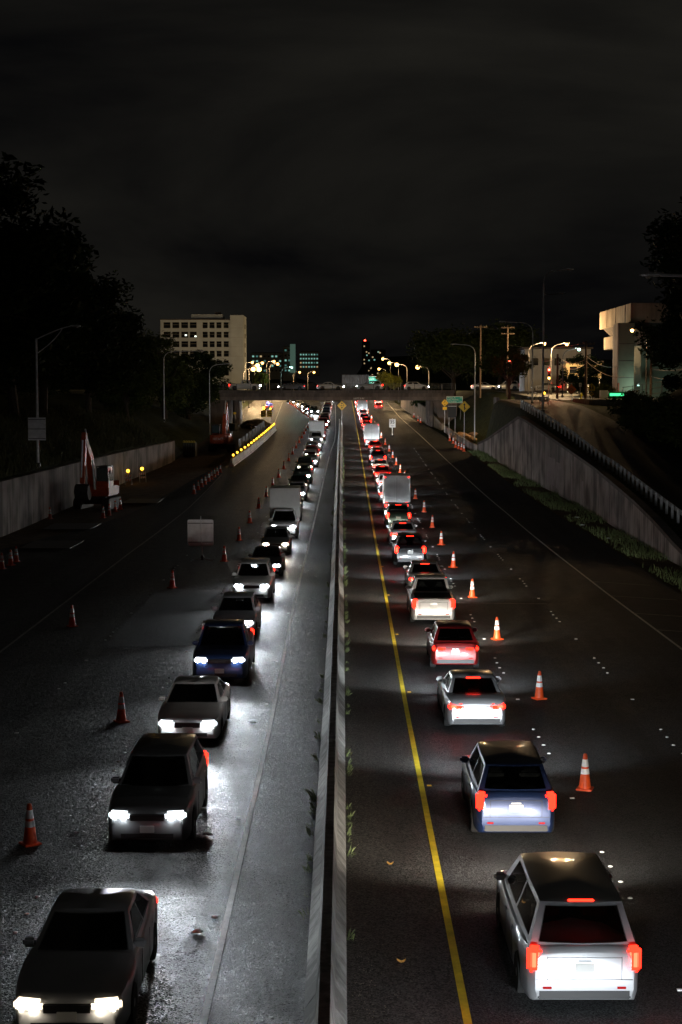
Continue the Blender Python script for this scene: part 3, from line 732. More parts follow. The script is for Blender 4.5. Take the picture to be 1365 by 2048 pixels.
tree('mid2',38.0,160,1.35,'dark tree at the right edge above the bushes','dark trees on the right')
tree('mid2',33.5,222,.75,'dark tree between the stilt house and the concrete building','dark trees on the right',z=8.9)
tree('big2',38.4,146,1.25,'tall dark tree at the right edge in front of the concrete building','dark trees on the right')
tree('big1',39.8,158,1.2,'dark tree behind the tall one at the right edge','dark trees on the right')
tree('big2',41.0,166,1.0,'dark tree hiding the right half of the concrete building','dark trees on the right')
G2 = 'dark bushes beside the ramp'
for k, (x,y,s,l) in enumerate([(29.9,128,1.3,'nearest dark bush above the ramp at the right edge'),(29.3,136,1.35,'second dark bush above the ramp'),(28.9,146,1.25,'third dark bush above the ramp'),(28.6,156,1.0,'dark bush at the top of the ramp, nearest the crossing'),(29.4,116,1.3,'dark bush low at the right edge above the guardrail'),(29.0,104,1.3,'dark bush lowest at the right edge')]):
    tree('shrub',x,y,s,l,G2,name='bush')
tree('shrub',31.6,192,.75,'green leafy bush behind the school crossing sign',None,z=8.7,name='bush')
# rough grass on the left bank
m = MB()
for k in range(7000):
    y = random.uniform(92,186); x = XL(y)-.6-random.random()**1.5*11
    blade(m, x, y, zterr(x,y)-.05, random.uniform(.25,.75), random.uniform(.03,.06), random.uniform(.05,.35), random.uniform(0,6.28))
o = struct(m.build('bank_grass', mat('bank_grass', (.085,.085,.03), .8, noise=(.8,.5))), 'stuff'); o['label'] = 'rough grass covering the bank above the left wall'

# ------------------------------------------------------------------ street lamps
def arc(p0, p1, p2, n=7):
    p0, p1, p2 = Vector(p0), Vector(p1), Vector(p2)
    return [p0*(1-t)**2 + p1*2*t*(1-t) + p2*t*t for t in [i/n for i in range(n+1)]]
HEAD = MB()
HEAD.add([], [])
for prof in [[(0,.06,.05),(.18,.10,.07),(.45,.15,.09),(.70,.14,.08),(.82,.06,.04)]]:
    n = 10
    for (x, w, h) in prof:
        for k in range(n):
            a = 2*math.pi*k/n; HEAD.v.append((x, w*math.cos(a), h*math.sin(a)+.02))
    for i in range(len(prof)-1):
        for k in range(n): a = i*n+k; b = i*n+(k+1) % n; HEAD.f.append((a, b, b+n, a+n))
    HEAD.f += [tuple(range(n)), tuple((len(prof)-1)*n+k for k in range(n))]
me_head = HEAD.mesh('lamp_head', GALV, True)
me_lens = MB().lathe([(.02,-.09),(.09,-.07),(.115,0),(.115,.03)], 12).mesh('lamp_lens', mat('lamp_lens', (.45,.42,.40), .2))
me_lit = {}
def lit_lens(k, matl, r):
    me_lit[k] = MB().lathe([(r*.2,-r),(r*.75,-r*.75),(r,0),(r*.75,r*.6),(r*.2,r*.8)], 12).mesh('lamp_lens', matl, True)
lit_lens('near', SODIUM, .22); lit_lens('far', SODIUM_S, .42); lit_lens('big', SODIUM, .44); lit_lens('huge', SODIUM, .55); lit_lens('cool', COOL, .22)
def street_lamp(label, x, y, zb, ztop, dx, lit=None, power=0, style='bent', group='street lamps', col=(1,.66,.32), r=.075, name='street_lamp', cutoff=False):
    """pole foot at x,y,zb; the head hangs dx to the side at height ztop"""
    t = thing(name, label, 'street lamp', (x,y,zb), 0, group); h = ztop-zb; s = 1 if dx > 0 else -1
    PM = GALV_D if lit else GALV  # darker steel for lit lamps: their own light on the pole dimmed by colour
    if style == 'bent':
        pole = [(0,0,-.3),(0,0,h*.5),(0,0,h-1.5)]
        MB().tube(pole, [r*1.15,r,r*.8], 8).build('pole', PM, t, True)
        MB().tube([(0,0,h-1.51)]+arc((0,0,h-1.5),(0,0,h-.25),(s*1.2,0,h-.12),6)[1:]+[(dx-s*.7,0,h)], r*.62, 7).build('arm', PM, t, True)
    else:
        MB().tube([(0,0,-.3),(0,0,h*.5),(0,0,h-.9)], [r*1.15,r,r*.85], 8).build('pole', GALV, t, True)
        MB().tube([(0,0,h-1.0)]+arc((0,0,h-1.0),(dx*.55,0,h-.1),(dx-s*.7,0,h),6)[1:], r*.5, 6).build('arm', GALV, t, True)
        MB().tube([(0,0,h-2.1)]+arc((0,0,h-2.1),(dx*.45,0,h-1.1),(dx-s*1.3,0,h-.1),6)[1:], r*.4, 6).build('brace', GALV, t, True)
    hd = link('lamp_head', me_head, t, (dx-s*.75,0,h)); hd.rotation_euler = (0,0,0 if s > 0 else math.pi)
    ln = link('lamp_lens', me_lit[lit] if lit else me_lens, hd, (.52,0,-.06 if not lit else -.14))
    if lit and cutoff: spot_light('lamp_light', t, (dx-s*.2,0,h-.75), (0,0,0), power, col, R(158), .35, .15)
    elif lit: point_light('lamp_light', t, (dx-s*.2,-.3,h-.35-{'near':.33,'far':.62,'big':.62,'huge':.85,'cool':.22}[lit]), power, col)
    MB().bbox((0,0,.12), (r*4,r*4,.3), .03).build('base', GALV_D, t)
    return t
UG = 'unlit lamps along the freeway'
street_lamp('grey lamp post with truss arm and a square sign panel on the left bank', -23.55,120,zterr(-23.55,120),14.75,3.35,style='truss',group=UG,r=.10)
t = thing('road_sign', 'back of a square sign fixed to the truss-arm lamp post on the left', 'sign', (-23.55,119.82,0))
for z0, z1 in ((6.06,6.92),(6.94,7.8)): MB().bbox((0,-.05,(z0+z1)/2), (1.36,.03,z1-z0), .012).build('panel', ALU, t)
for z in (6.2,6.93,7.65): MB().box((0,-.075,z), (1.3,.02,.05)).build('stringer', GALV_D, t)
street_lamp('unlit bent-arm lamp in front of the pale office block', -26.5,230,zterr(-26.5,230),15.6,5.9,group=UG)
street_lamp('unlit thin lamp post behind the second excavator', -20.25,235,zterr(-20.25,235),13.8,3.2,group=UG)
street_lamp('unlit bent-arm lamp standing just beyond the right wall peak', 18.4,222,zterr(18.4,222),16.35,-3.4,group=UG)
street_lamp('unlit bent-arm lamp at the head of the ramp, arm pointing left', 22.1,185,8.2,17.9,-3.9,group=UG)
street_lamp('tallest unlit lamp, two arms pointing right, by the guardrail', 21.2,168,7.5,22.7,3.1,group=UG,r=.11)
t = bpy.data.objects[ [o.name for o in bpy.data.objects if o.get('label','').startswith('tallest unlit lamp')][0] ]
MB().tube([(0,0,12.5),(1.6,0,12.62),(2.3,0,12.66)], .045, 6).build('arm', GALV_D, t, True); hd = link('lamp_head', me_head, t, (1.6,0,12.66)); link('lamp_lens', me_lens, hd, (.52,0,-.06)); hd.scale = (.8,.8,.8)
street_lamp('lamp head reaching in from the right edge above the trees', 17.6,60,0,14.25,-6.3,group=UG,r=.1)
SG = 'lit sodium street lamps'
CL = [('brightest sodium lamp, lower left of the cluster by the office block',-24.5,380,15.1,2.6,'huge',5500),
 ('brightest sodium lamp, lower right of the cluster by the office block',-22.0,360,14.8,2.6,'huge',4500),
 ('sodium lamp at the upper left of the bright cluster',-33.0,520,19.1,2.6,'far',4500),
 ('sodium lamp at the upper right of the bright cluster',-27.0,470,18.1,2.6,'far',4000),
 ('sodium lamp in the middle of the bright cluster',-25.7,420,16.6,2.6,'huge',3500),
 ('sodium lamp just right of the bright cluster, upper one',-24.9,500,19.1,2.6,'far',5000),
 ('sodium lamp just right of the bright cluster, lower one',-21.6,450,17.5,2.6,'far',5000),
 ('small sodium lamp left of centre beyond the bridge',-19.6,600,16.8,2.6,'far',5000),
 ('small sodium lamp nearest the centre beyond the bridge',-14.1,600,16.8,2.6,'far',5000),
 ('highest of the sodium lamps over the bright small tree',14.0,480,19.5,-2.6,'far',5000),
 ('lowest sodium lamp, directly over the bright small tree',13.7,520,17.0,-2.6,'far',4000),
 ('faint sodium lamp between the larger ones right of the small tree',13.7,400,16.9,-2.6,'far',2500),
 ('middle sodium lamp right of the bright small tree',14.3,360,15.85,-2.6,'big',3500),
 ('large sodium lamp left of the dark spreading tree',17.7,330,14.85,-2.6,'big',4000),
 ('left one of the sodium lamps above the red signal',26.9,230,16.75,2.5,'near',3600),
 ('right one of the sodium lamps above the red signal',30.2,230,16.7,2.5,'near',3600),
 ('sodium lamp in front of the concrete building',35.9,187,17.1,-2.0,'near',1400)]
for (lab,x,y,z,dx,k,pwr) in CL:
    zb = max(zterr(x,y), zroad(y) if XL(y) < x < XR(y) else -9)
    street_lamp(lab, x, y, zb, z, dx, k, pwr, group=SG, cutoff='concrete building' in lab)
street_lamp('pale green lamp on a thin pole left of centre beyond the bridge', -13.4,330,9.6,14.75,2.5,'cool',500,group='other lit lamps',col=(.5,1,.85))
street_lamp('small white lamp left of the right-hand utility pole', 29.4,212,8.9,15.5,2.4,'cool',150,group='other lit lamps',col=(.8,1,.95))

# ------------------------------------------------------------------ poles, wires, signals
def util_pole(label, x, y, z0, z1, arms=1, group='wooden utility poles'):
    t = thing('utility_pole', label, 'utility pole', (x,y,z0), 0, group)
    MB().tube([(0,0,-.3),(0,0,(z1-z0)*.5),(0,0,z1-z0)], [.17,.15,.12], 9).build('pole', WOOD, t, True)
    for k in range(arms):
        z = z1-z0-.35-k*.9; MB().box((0,-.14,z), (2.0,.1,.12)).build('crossarm', WOOD, t)
        for x2 in (-.9,-.45,.45,.9): MB().lathe([(.05,0),(.06,.08),(.03,.16)], 8, (x2,-.14,z+.06)).build('insulator', GALV_D, t)
    return t
util_pole('thick dark utility pole right of the orange diamond sign', 28.7,187,8.7,15.7,1)
util_pole('utility pole with crossarm left of the red signal', 24.0,232,9.2,19.4,2)
util_pole('utility pole beside the concrete building shaft', 38.6,198,8.7,15.2,2)
util_pole('dark utility pole behind the red signal', 27.9,206,8.8,14.6,0)
util_pole('utility pole far left of the sodium lamps above the right tree', 20.7,240,9.0,19.8,1)
def wire(label, a, b, sag, r=.022, group='overhead wires'):
    a, b = Vector(a), Vector(b); n = 12; pts = []
    for i in range(n+1):
        s = i/n; p = a.lerp(b, s); p.z -= sag*4*s*(1-s); pts.append(p)
    return tag(MB().tube(pts, r, 5).build('overhead_wire', mat('cable', (.34,.26,.22), .5), None, True), label, 'wire', group)
wire('overhead wire from the ramp lamp to the pole behind the red signal', (22.1,185,14.2),(27.9,205.8,14.5),.9)
wire('overhead wire from the pole behind the signal to the thick dark pole, upper', (27.9,205.8,14.3),(28.7,186.7,13.6),.7)
wire('overhead wire from the pole behind the signal to the thick dark pole, lower', (27.9,205.8,13.7),(28.7,186.7,13.1),.9)
wire('overhead wire from the thick dark pole to the concrete building, upper', (28.7,186.7,13.9),(35.6,203.6,13.0),.6)
wire('overhead wire from the thick dark pole to the concrete building, lower', (28.7,186.7,13.3),(34.8,195.0,11.6),.7)
wire('overhead wire between the concrete building pole and the right trees, upper', (38.6,198,12.6),(36.0,150,13.4),.8)
wire('overhead wire between the concrete building pole and the right trees, lower', (38.6,198,11.6),(36.0,150,12.2),.8)
wire('high overhead wire joining the two crossarm poles', (20.7,240,19.5),(24.0,232,19.1),.3)
wire('long high wire from the crossarm pole to the thick dark pole', (24.0,232,16.6),(28.7,187,15.5),.6)
def signal_head(t, loc, lit='red'):
    hb = MB().bbox((0,0,0), (.34,.22,1.02), .03).build('signal_head', BLACK, t, loc=loc)
    for k, (c, nm) in enumerate((((1,.03,.015),'red'),((1,.55,.05),'amber'),((.1,1,.5),'green'))):
        mt = lamp_mat('signal_'+nm, c, 60 if nm == 'red' else 20) if nm == lit else mat('signal_off', (.02,.015,.012), .3)
        ln = MB().lathe([(.125,0),(.11,.03),(.04,.05)], 14).build('signal_lens', mt, hb, True, loc=(0,-.115,.32-.32*k)); ln.rotation_euler = (R(90),0,0)
        MB().prism([(.15*math.cos(a), .15*math.sin(a)) for a in [R(i*20) for i in range(10)]] + [(.165*math.cos(a), .165*math.sin(a)) for a in [R(180-i*20) for i in range(10)]], -.34, -.11, 'y').build('visor', BLACK, hb, loc=(0,0,.32-.32*k))
t = thing('traffic_signal', 'red traffic signal on a pole at the street crossing', 'traffic signal', (26,200,8.65))
MB().tube([(0,.25,0),(0,.25,4.3)], .06, 8).build('pole', GALV, t, True); signal_head(t, (0,0,3.5)); point_light('lamp_light', t, (0,-.6,3.85), 220, (1,.06,.03))
pb = MB().bbox((0,.02,2.75), (.3,.18,.36), .03).build('pedestrian_signal', BLACK, t); MB().box((0,-.09,2.75), (.22,.03,.24)).build('signal_lens', lamp_mat('signal_hand', (1,.35,.06), 25), pb)
MB().bbox((0,.25,.08), (.36,.36,.2), .03).build('base', GALV_D, t)
t = thing('traffic_signal', 'smaller red signal hanging above the street tree', 'traffic signal', (22.45,214,9.0))
MB().tube([(0,.25,0),(0,.25,4.9)], .06, 8).build('pole', GALV, t, True); signal_head(t, (0,0,4.4))

# ------------------------------------------------------------------ signs
def post(t, x, z0, z1, y=.06, w=.06): MB().box((x, y, (z0+z1)/2), (w, w, z1-z0)).build('post', GALV, t)
def diamond(name, label, x, y, zc, diag, face, zg, words=(), arrows=False, cat='sign', group=None):
    t = thing(name, label, cat, (x,y,0), 0, group); s = diag/math.sqrt(2)
    pts = []
    for k in range(4):
        a0 = k*math.pi/2
        for da in (-.09,.09): pts.append((diag/2*.985*math.cos(a0+da*.7)*1.0, zc+diag/2*.985*math.sin(a0+da*.7)))
    MB().prism(pts, -.012, .012, 'y').build('board', face, t)
    inn = [((p[0])*.92, zc+(p[1]-zc)*.92) for p in pts]; inn2 = [((p[0])*.88, zc+(p[1]-zc)*.88) for p in pts]
    m = MB(); n = len(pts)
    m.v = [(p[0],-.016,p[1]) for p in inn]+[(p[0],-.016,p[1]) for p in inn2]; m.f = [(i,(i+1)%n,n+(i+1)%n,n+i) for i in range(n)]
    m.build('border', S_BLACK, t)
    if zg is not None: post(t, 0, zg, zc+diag*.3)
    for (txt, dz, sz) in words: lettering(txt, sz, S_BLACK, t, (0,-.018,zc+dz))
    if arrows:
        for s2 in (1,-1):
            MB().prism([(-.13*diag,zc+s2*.19*diag),(.13*diag,zc+s2*.19*diag),(0,zc+s2*.33*diag)][::s2], -.02, -.014, 'y').build('arrow', S_BLACK, t)
    return t
diamond('clearance_sign','yellow diamond clearance sign reading 14-5 at the end of the median', -.5,268,7.25,1.62,S_YEL,zroad(268),[('14-5',0,.46)],True)
t = diamond('clearance_sign','yellow diamond clearance sign with small plaque left of the merge sign', 15.95,250,7.85,1.12,S_YEL,zroad(250),[('14-5',0,.32)],True)
MB().bbox((0,0,6.98), (.66,.03,.46), .02).build('plaque', S_YEL, t)
t = diamond('merge_sign','yellow diamond merge sign with black arrow before the bridge', 16.4,215,7.62,1.56,S_YEL,zroad(215))
MB().prism([(-.06,7.15),(.06,7.15),(.06,7.85),(.16,7.85),(0,8.1),(-.16,7.85),(-.06,7.85)], -.02, -.014, 'y').build('arrow', S_BLACK, t)
MB().prism([(.06,7.42),(.2,7.22),(.27,7.28),(.06,7.58)], -.02, -.014, 'y').build('arrow', S_BLACK, t)
diamond('work_sign','orange diamond road work sign on the far street corner', 26.7,185,9.95,1.18,S_ORG,8.7,[('ROAD',.16,.2),('WORK',0,.2),('AHEAD',-.16,.18)])
t = thing('guide_sign','green exit distance sign with white lettering on the bridge face', 'sign', (18.35,262,0))
MB().bbox((0,0,8.28), (2.72,.04,1.12), .015).build('board', S_WHITE, t); MB().bbox((0,-.022,8.28), (2.6,.02,1.0), .01).build('face', S_GREEN, t)
for txt, x, z in (('Waialae Av',-1.2,8.6),('Koko Head Av',-1.2,8.28),('21st Avenue',-1.2,7.96)): lettering(txt, .30, S_WHITE, t, (x,-.036,z), align='LEFT')
for txt, z in (('3/4',8.6),('1 1/4',7.96)): lettering(txt, .26, S_WHITE, t, (1.2,-.036,z), align='RIGHT')
for x in (-1.0,1.0): MB().box((x,.06,6.3), (.1,.1,4.4)).build('post', GALV_D, t)
t = thing('guide_sign','green overhead sign beyond the bridge beside the bright small tree', 'sign', (7.4,420,0))
MB().bbox((0,0,12.4), (3.6,.06,2.3), .02).build('board', S_WHITE, t); MB().bbox((0,-.035,12.4), (3.42,.02,2.12), .01).build('face', S_GREEN, t)
lettering('Palolo', .8, S_WHITE, t, (-1.5,-.05,12.85), align='LEFT'); lettering('NEXT RIGHT', .48, S_WHITE, t, (-1.3,-.05,11.95), align='LEFT')
MB().tube([(-1.6,.15,13.0),(5.8,.15,13.0),(5.8,.15,6.6)], .14, 8).build('gantry', GALV_D, t, True); MB().box((0,-.6,11.1), (3.9,1.1,.08)).build('walkway', GALV, t)
for x in (-1.1,.2,1.4): MB().bbox((x,-1.1,11.2), (.5,.18,.12), .02).build('sign_lamp', lamp_mat('sign_lamp', (.9,1,.85), 6), t)
point_light('lamp_light', t, (0,-1.6,11.6), 160, (.9,1,.9))
t = thing('dark_panel', 'blank dark sign panel below the green exit sign', 'sign', (16.1,235,0))
MB().bbox((0,0,6.62), (1.22,.1,1.66), .02).build('panel', S_BLACK, t); MB().box((0,-.02,7.47), (1.28,.16,.06)).build('top_rail', GALV, t)
for x in (-.45,.45): post(t, x, zroad(235), 5.9)
t = thing('limit_sign', 'small white speed sign on a pale post in the coned-off lane', 'sign', (7.28,239.8,zroad(239.8)))
MB().bbox((0,0,1.95), (.98,.03,1.28), .02).build('board', S_WHITE, t); lettering('35', .72, S_BLACK, t, (0,-.018,2.1)); lettering('LIMIT', .2, S_BLACK, t, (0,-.018,1.55))
MB().box((0,.04,1.35), (.09,.06,2.7)).build('post', S_WHITE, t); MB().bbox((0,.05,.05), (.6,.5,.1), .03).build('foot', RUBBER, t)
t = thing('school_sign', 'yellow school crossing pentagon with arrow plaque on the street corner', 'sign', (28.3,180,8.75))
MB().prism([(-.36,1.05),(.36,1.05),(.42,1.5),(0,1.95),(-.42,1.5)], -.012, .012, 'y').build('board', S_YEL, t)
for x in (-.12,.14):
    MB().lathe([(.03,.0),(.06,.05),(.03,.11)], 8, (x,-.02,1.60)).build('walker_head', S_BLACK, t)
    MB().prism([(x-.08,1.2),(x-.02,1.2),(x,1.34),(x+.04,1.2),(x+.1,1.2),(x+.06,1.58),(x-.06,1.58)], -.02, -.014, 'y').build('walker', S_BLACK, t)
MB().prism([(.0,.42),(.3,.7),(0,.98),(-.3,.7)], -.012, .012, 'y').build('plaque', S_YEL, t); MB().prism([(-.14,.62),(.08,.74),(.12,.68),(.14,.84),(-.02,.85),(.03,.8),(-.18,.7)], -.02, -.014, 'y').build('arrow', S_BLACK, t)
post(t, 0, 0, 1.4)
t = thing('small_sign', 'small pale upright sign on a thin post beside the hydrant', 'sign', (27.6,184,8.75)); MB().bbox((0,0,1.75), (.3,.02,.46), .01).build('board', S_WHITE, t); lettering('P', .26, S_BLACK, t, (0,-.014,1.75)); post(t, 0, 0, 1.6, .04, .05)
t = thing('fire_hydrant', 'yellow fire hydrant on the far street corner', 'hydrant', (28.6,190,8.84))
YEL = mat('hydrant_yellow', (.62,.52,.02), .45)
MB().lathe([(.17,0),(.17,.05),(.11,.06),(.11,.52),(.14,.54),(.14,.58),(.10,.66),(.03,.72)], 14).build('barrel', YEL, t, True); MB().lathe([(.03,.72),(.03,.78)], 6).build('operating_nut', YEL, t)
for a in (0, 90, 180):
    ob = MB().lathe([(.07,0),(.07,.09),(.05,.11)], 10).build('outlet', YEL, t, True, loc=(.1*math.cos(R(a)), -.1*math.sin(R(a)), .42)); ob.rotation_euler = (0, R(90), -R(a))
t = thing('utility_box', 'low green and white cabinet glowing behind the school sign', 'cabinet', (31.6,186,8.86))
MB().bbox((-.9,0,.5), (.9,.8,1.0), .04).build('cabinet', mat('cabinet_white', (.65,.70,.68), .6), t); MB().bbox((.6,0,.42), (1.9,.8,.84), .04).build('cabinet', mat('cabinet_green', (.04,.30,.14), .5), t); MB().box((.6,-.42,.5), (1.7,.04,.3)).build('light_strip', lamp_mat('green_glow', (.08,1,.35), 1.2), t)
t = thing('sign_board', 'white board with black strokes behind the railing at the ramp head', 'sign', (24.3,196,8.6)); MB().bbox((0,0,1.55), (1.0,.04,.6), .02).build('board', S_WHITE, t); lettering('5III', .5, S_BLACK, t, (0,-.03,1.55))
for x in (-.4,.4): post(t, x, 0, 1.5)
t = thing('railing', 'dark picket railing at the head of the ramp beside the lamp', 'railing', (0,0,0))
for k in range(26):
    x = 20.9+k*.16; MB().box((x,192,8.6+.55), (.03,.03,1.1)).build('picket', GALV_D, t)
for z in (.1,1.1): MB().box((22.9,192,8.6+z), (4.2,.05,.05)).build('rail', GALV_D, t)
t = thing('chain_fence', 'dark fence with posts in front of the concrete building', 'fence', (0,0,0))
for k in range(8): MB().box((32.6+.9*k,184-1.2*k,9.5+.16*k), (.08,.08,1.5)).build('post', GALV_D, t)
for z in (8.95,9.6,10.2): MB().tube([(32.6,184,z),(38.9,175.6,z+1.12)], .03, 5).build('rail', GALV_D, t)

# ------------------------------------------------------------------ work zone: cones, barricades, barrier
def make_cone():
    t = thing('traffic_cone', '', 'cone')
    prof = [(.150,.045),(.145,.10),(.052,.86),(.040,.90),(.018,.91)]
    MB().bbox((0,0,.022), (.40,.40,.044), .016).build('base', ORANGE, t)
    MB().lathe(prof, 20).build('body', ORANGE, t, True)
    rr = lambda z: .145 + (.052-.145)*(z-.10)/.76 + .004
    for z0, z1 in ((.40,.53),(.585,.765)): MB().lathe([(rr(z0)-.004,z0-.002),(rr(z0),z0),(rr(z1),z1),(rr(z1)-.004,z1+.002)], 20, caps=False).build('band', BAND, t, True)
    return t
CONE0 = make_cone(); cone_used = [False]
def cone(x, y, label, group, s=1.0, z=None):
    c = CONE0 if not cone_used[0] else copy_tree(CONE0)
    cone_used[0] = True
    c.location = (x, y, (zroad(y) if z is None else z)+.003); c.rotation_euler = (random.uniform(-.02,.02), random.uniform(-.02,.02), random.uniform(0,6.28)); c.scale = (s,s,s)
    c['label'] = label; c['category'] = 'cone'; c['group'] = group
CR = [(5.97,38.25),(6.25,49.67),(6.07,61.7),(6.1,74.34),(6.07,87.03),(6.17,99.59),(6.26,111.5),(6.32,124),(6.15,136.1),(6.12,148.2),(6.03,157),(5.92,166.8),(5.86,178),(5.82,189.8),(5.75,202.2),(5.6,216.5),(5.46,234.2),(5.35,250.3),(5.22,272.4),(5.11,296.6),(4.96,330.8),(4.87,363.8)]
for i, (x, y) in enumerate(CR): cone(x, y, 'orange traffic cone, %s from the bottom of the row right of the red tail lights' % nth(i), 'cones right of the outbound queue')
CLN = [(-6.87,33.5),(-6.68,46.15),(-11.44,65.1),(-8.65,77.9),(-6.98,90.1),(-6.94,102.4),(-7.0,114.9),(-7.01,127.1),(-6.97,138.6),(-6.86,148.7),(-6.76,160.1),(-6.7,171.8),(-6.61,184.5),(-6.55,196.7),(-6.5,209),(-6.45,221.2),(-6.4,233.3),(-6.37,245.5),(-6.35,255.1),(-6.28,265),(-6.17,276.2),(-6.1,286),(-6.06,296.6)]
for i, (x, y) in enumerate(CLN): cone(x, y, 'orange traffic cone, %s from the bottom of the row left of the headlights' % nth(i), 'cones left of the inbound queue')
for i in range(13):
    y = 302+i*7.4; x = pw([(300,-6.5),(308,-7.1),(325,-8.5),(348,-10.2),(374,-12.2),(396,-14.2)], y)
    cone(x, y, 'distant cone, %s of the line curving left under the bridge' % nth(i), 'cones curving left beyond the bridge')
for i, (x, y) in enumerate([(-13.65,141.2),(-13.64,145.4),(-13.62,148.7),(-13.54,151.5),(-13.5,155.1),(-13.41,157.5),(-13.32,160.1),(-13.33,163.3),(-13.29,166.8)]):
    cone(x, y, 'striped cone, %s from the near end of the short row before the beacon barrier' % nth(i), 'short cone row before the beacon barrier')
for (x, y, l) in [(-19.0,86.2,'leftmost cone of three at the left edge of the photo'),(-18.9,88,'middle cone of three at the left edge of the photo'),(-18.96,89.8,'rightmost cone of three at the left edge of the photo'),(-22.3,118,'lone dim cone against the left wall beside the excavator track'),(-18.42,118.9,'nearest cone of four beside the excavator'),(-18.27,121,'second nearest cone of four beside the excavator'),(-18.24,124,'third nearest cone of four beside the excavator'),(-18.16,126.2,'farthest cone of four beside the excavator')]:
    cone(x, y, l, 'cones around the excavator')
for i, (x, y) in enumerate([(15.54,226.3),(15.6,220),(15.29,210.8),(15.45,207.5),(15.68,205.4),(15.77,202.3)]):
    cone(x-.35, y, 'cone, %s from the bridge in the cluster at the foot of the right wall' % nth(i), 'cones at the end of the right wall', 1.05)
for i, (x, y) in enumerate([(14.2,308),(14.3,292.3),(14.35,284)]): cone(x-.6, y, 'cone, %s from the far end beside the wall under the bridge' % nth(i), 'cones beside the wall under the bridge', 1.1)

AMB = lamp_mat('beacon_amber', (1,.50,.03), 5)
def beacon(parent, loc, s=1.0):
    b = MB().bbox((loc[0],loc[1],loc[2]-.11*s), (.16*s,.10*s,.2*s), .02).build('beacon_case', S_YEL, parent)
    ob = MB().lathe([(.02,-.06),(.09,-.05),(.105,0),(.09,.05),(.02,.06)], 12).build('beacon_lens', AMB, b, True, loc=(loc[0],loc[1],loc[2]+.09*s)); ob.rotation_euler = (R(90),0,0); ob.scale = (1.4*s,1.4*s,1.4*s)
BP = [(175.5,-12.75),(199,-12.1),(229,-11.7),(258,-11.5)]
pts = [(pw(BP, 175.5+4.86*i), 175.5+4.86*i) for i in range(18)]
WB = stained_concrete('white_barrier', (.78,.77,.70), 4, .35)
for i, ((xa,ya),(xb,yb)) in enumerate(zip(pts, pts[1:])):
    t = thing('barrier_block', 'white concrete barrier block with amber beacon, %s from the near end' % nth(i), 'barrier', ((xa+xb)/2,(ya+yb)/2,zroad((ya+yb)/2)), 0, 'beacon barrier beside the dig')
    t.rotation_euler = (slope_at(ya), 0, -math.atan2(xb-xa, yb-ya))
    L2 = (math.hypot(xb-xa,yb-ya)-.06)/2
    MB().prism([(-.31,0),(.31,0),(.31,.07),(.15,.3),(.09,.84),(-.09,.84),(-.15,.3),(-.31,.07)], -L2, L2, 'y').build('block', WB, t)
    for q in range(3): MB().box((.255-.02*q*0, -L2+.9+q*1.5, .16), (.03,.32,.10), 0).build('drain_slot', S_BLACK, t)
    beacon(t, (0,0,1.06), .85)
t = thing('fence_screen', 'dark mesh screen standing behind the beacon barrier', 'fence', (0,0,0))
for k in range(9):
    y = 200+6.4*k; x = pw(BP, y)-1.3-.02*k; MB().box((x,y,zroad(y)+.9), (.05,6.2,1.8), 0).build('screen_panel', mat('screen_cloth', (.03,.03,.032), .9), t); MB().box((x,y-3.15,zroad(y)+.95), (.08,.08,1.95)).build('post', GALV_D, t)
def barricade(label, x, y, rz=0, tilt=0, w=.62):
    t = thing('barricade', label, 'barricade', (x,y,zroad(y)+.006), rz, 'barricades with beacons'); t.rotation_euler = (0,tilt,rz)
    for s in (-1,1):
        MB().tube([(s*w/2,-.28,0),(s*w/2,0,1.02)], .022, 5).build('leg', GALV, t); MB().tube([(s*w/2,.28,0),(s*w/2,0,1.02)], .022, 5).build('leg', GALV, t)
    for z, mm in ((.86,S_ORG),(.5,S_WHITE)):
        p = MB().bbox((0,-.06,z), (w+.06,.03,.2), .008).build('rail_board', S_WHITE, t)
        for k in range(3): MB().prism([(-.3+.22*k,z-.098),(-.2+.22*k,z-.098),(-.12+.22*k,z+.098),(-.22+.22*k,z+.098)], -.08, -.077, 'y').build('stripe', S_ORG, p)
    beacon(t, (0,0,1.25), 1.1)
barricade('left one of two small barricades with amber beacons behind the excavator', -20.9,151,.3,-.04)
barricade('right one of two small barricades with amber beacons behind the excavator', -19.9,154,.2,-.06)
barricade('barricade with diagonal stripes at the head of the ramp', 22.6,178,0,0,1.0)
bpy.data.objects['barricade.002'].location.z = 8.19
t = thing('chevron_barricade', 'yellow and black chevron barricade in the closed lanes before the bridge', 'barricade', (-14.6,292,zroad(292)+.004))
for s in (-1,1):
    p = MB().bbox((s*.55,0,1.35), (.95,.05,1.2), .02).build('panel', S_YEL, t)
    for k in range(3): MB().prism([(s*.12,.85+.36*k),(s*.98,1.02+.36*k),(s*.98,1.16+.36*k),(s*.12,.99+.36*k)][::s], -.034, -.028, 'y').build('stripe', S_BLACK, p)
    MB().tube([(s*.7,-.4,0),(s*.7,0,.9)], .035, 6).build('leg', GALV, t); MB().tube([(s*.7,.4,0),(s*.7,0,.9)], .035, 6).build('leg', GALV, t)
beacon(t, (-.5,0,2.25), 1.8); beacon(t, (.75,0,2.2), 1.2)
t = thing('attenuator', 'dark box-shaped crash cushion with yellow knobs by the left wall', 'crash cushion', (-19.0,192,zroad(192)+.004))
MB().bbox((0,0,.9), (1.5,2.6,1.7), .06).build('body', mat('cushion_dark', (.035,.045,.04), .7), t)
for k in range(5):
    MB().lathe([(.16,0),(.18,.12),(.12,.24),(.03,.28)], 10, (-.6+.3*k,-1.05,1.75)).build('knob', mat('knob_yellow', (.40,.32,.05), .6), t, True)
    MB().box((-.6+.3*k,-1.315,.9), (.05,.05,1.5)).build('rib', GALV_D, t)
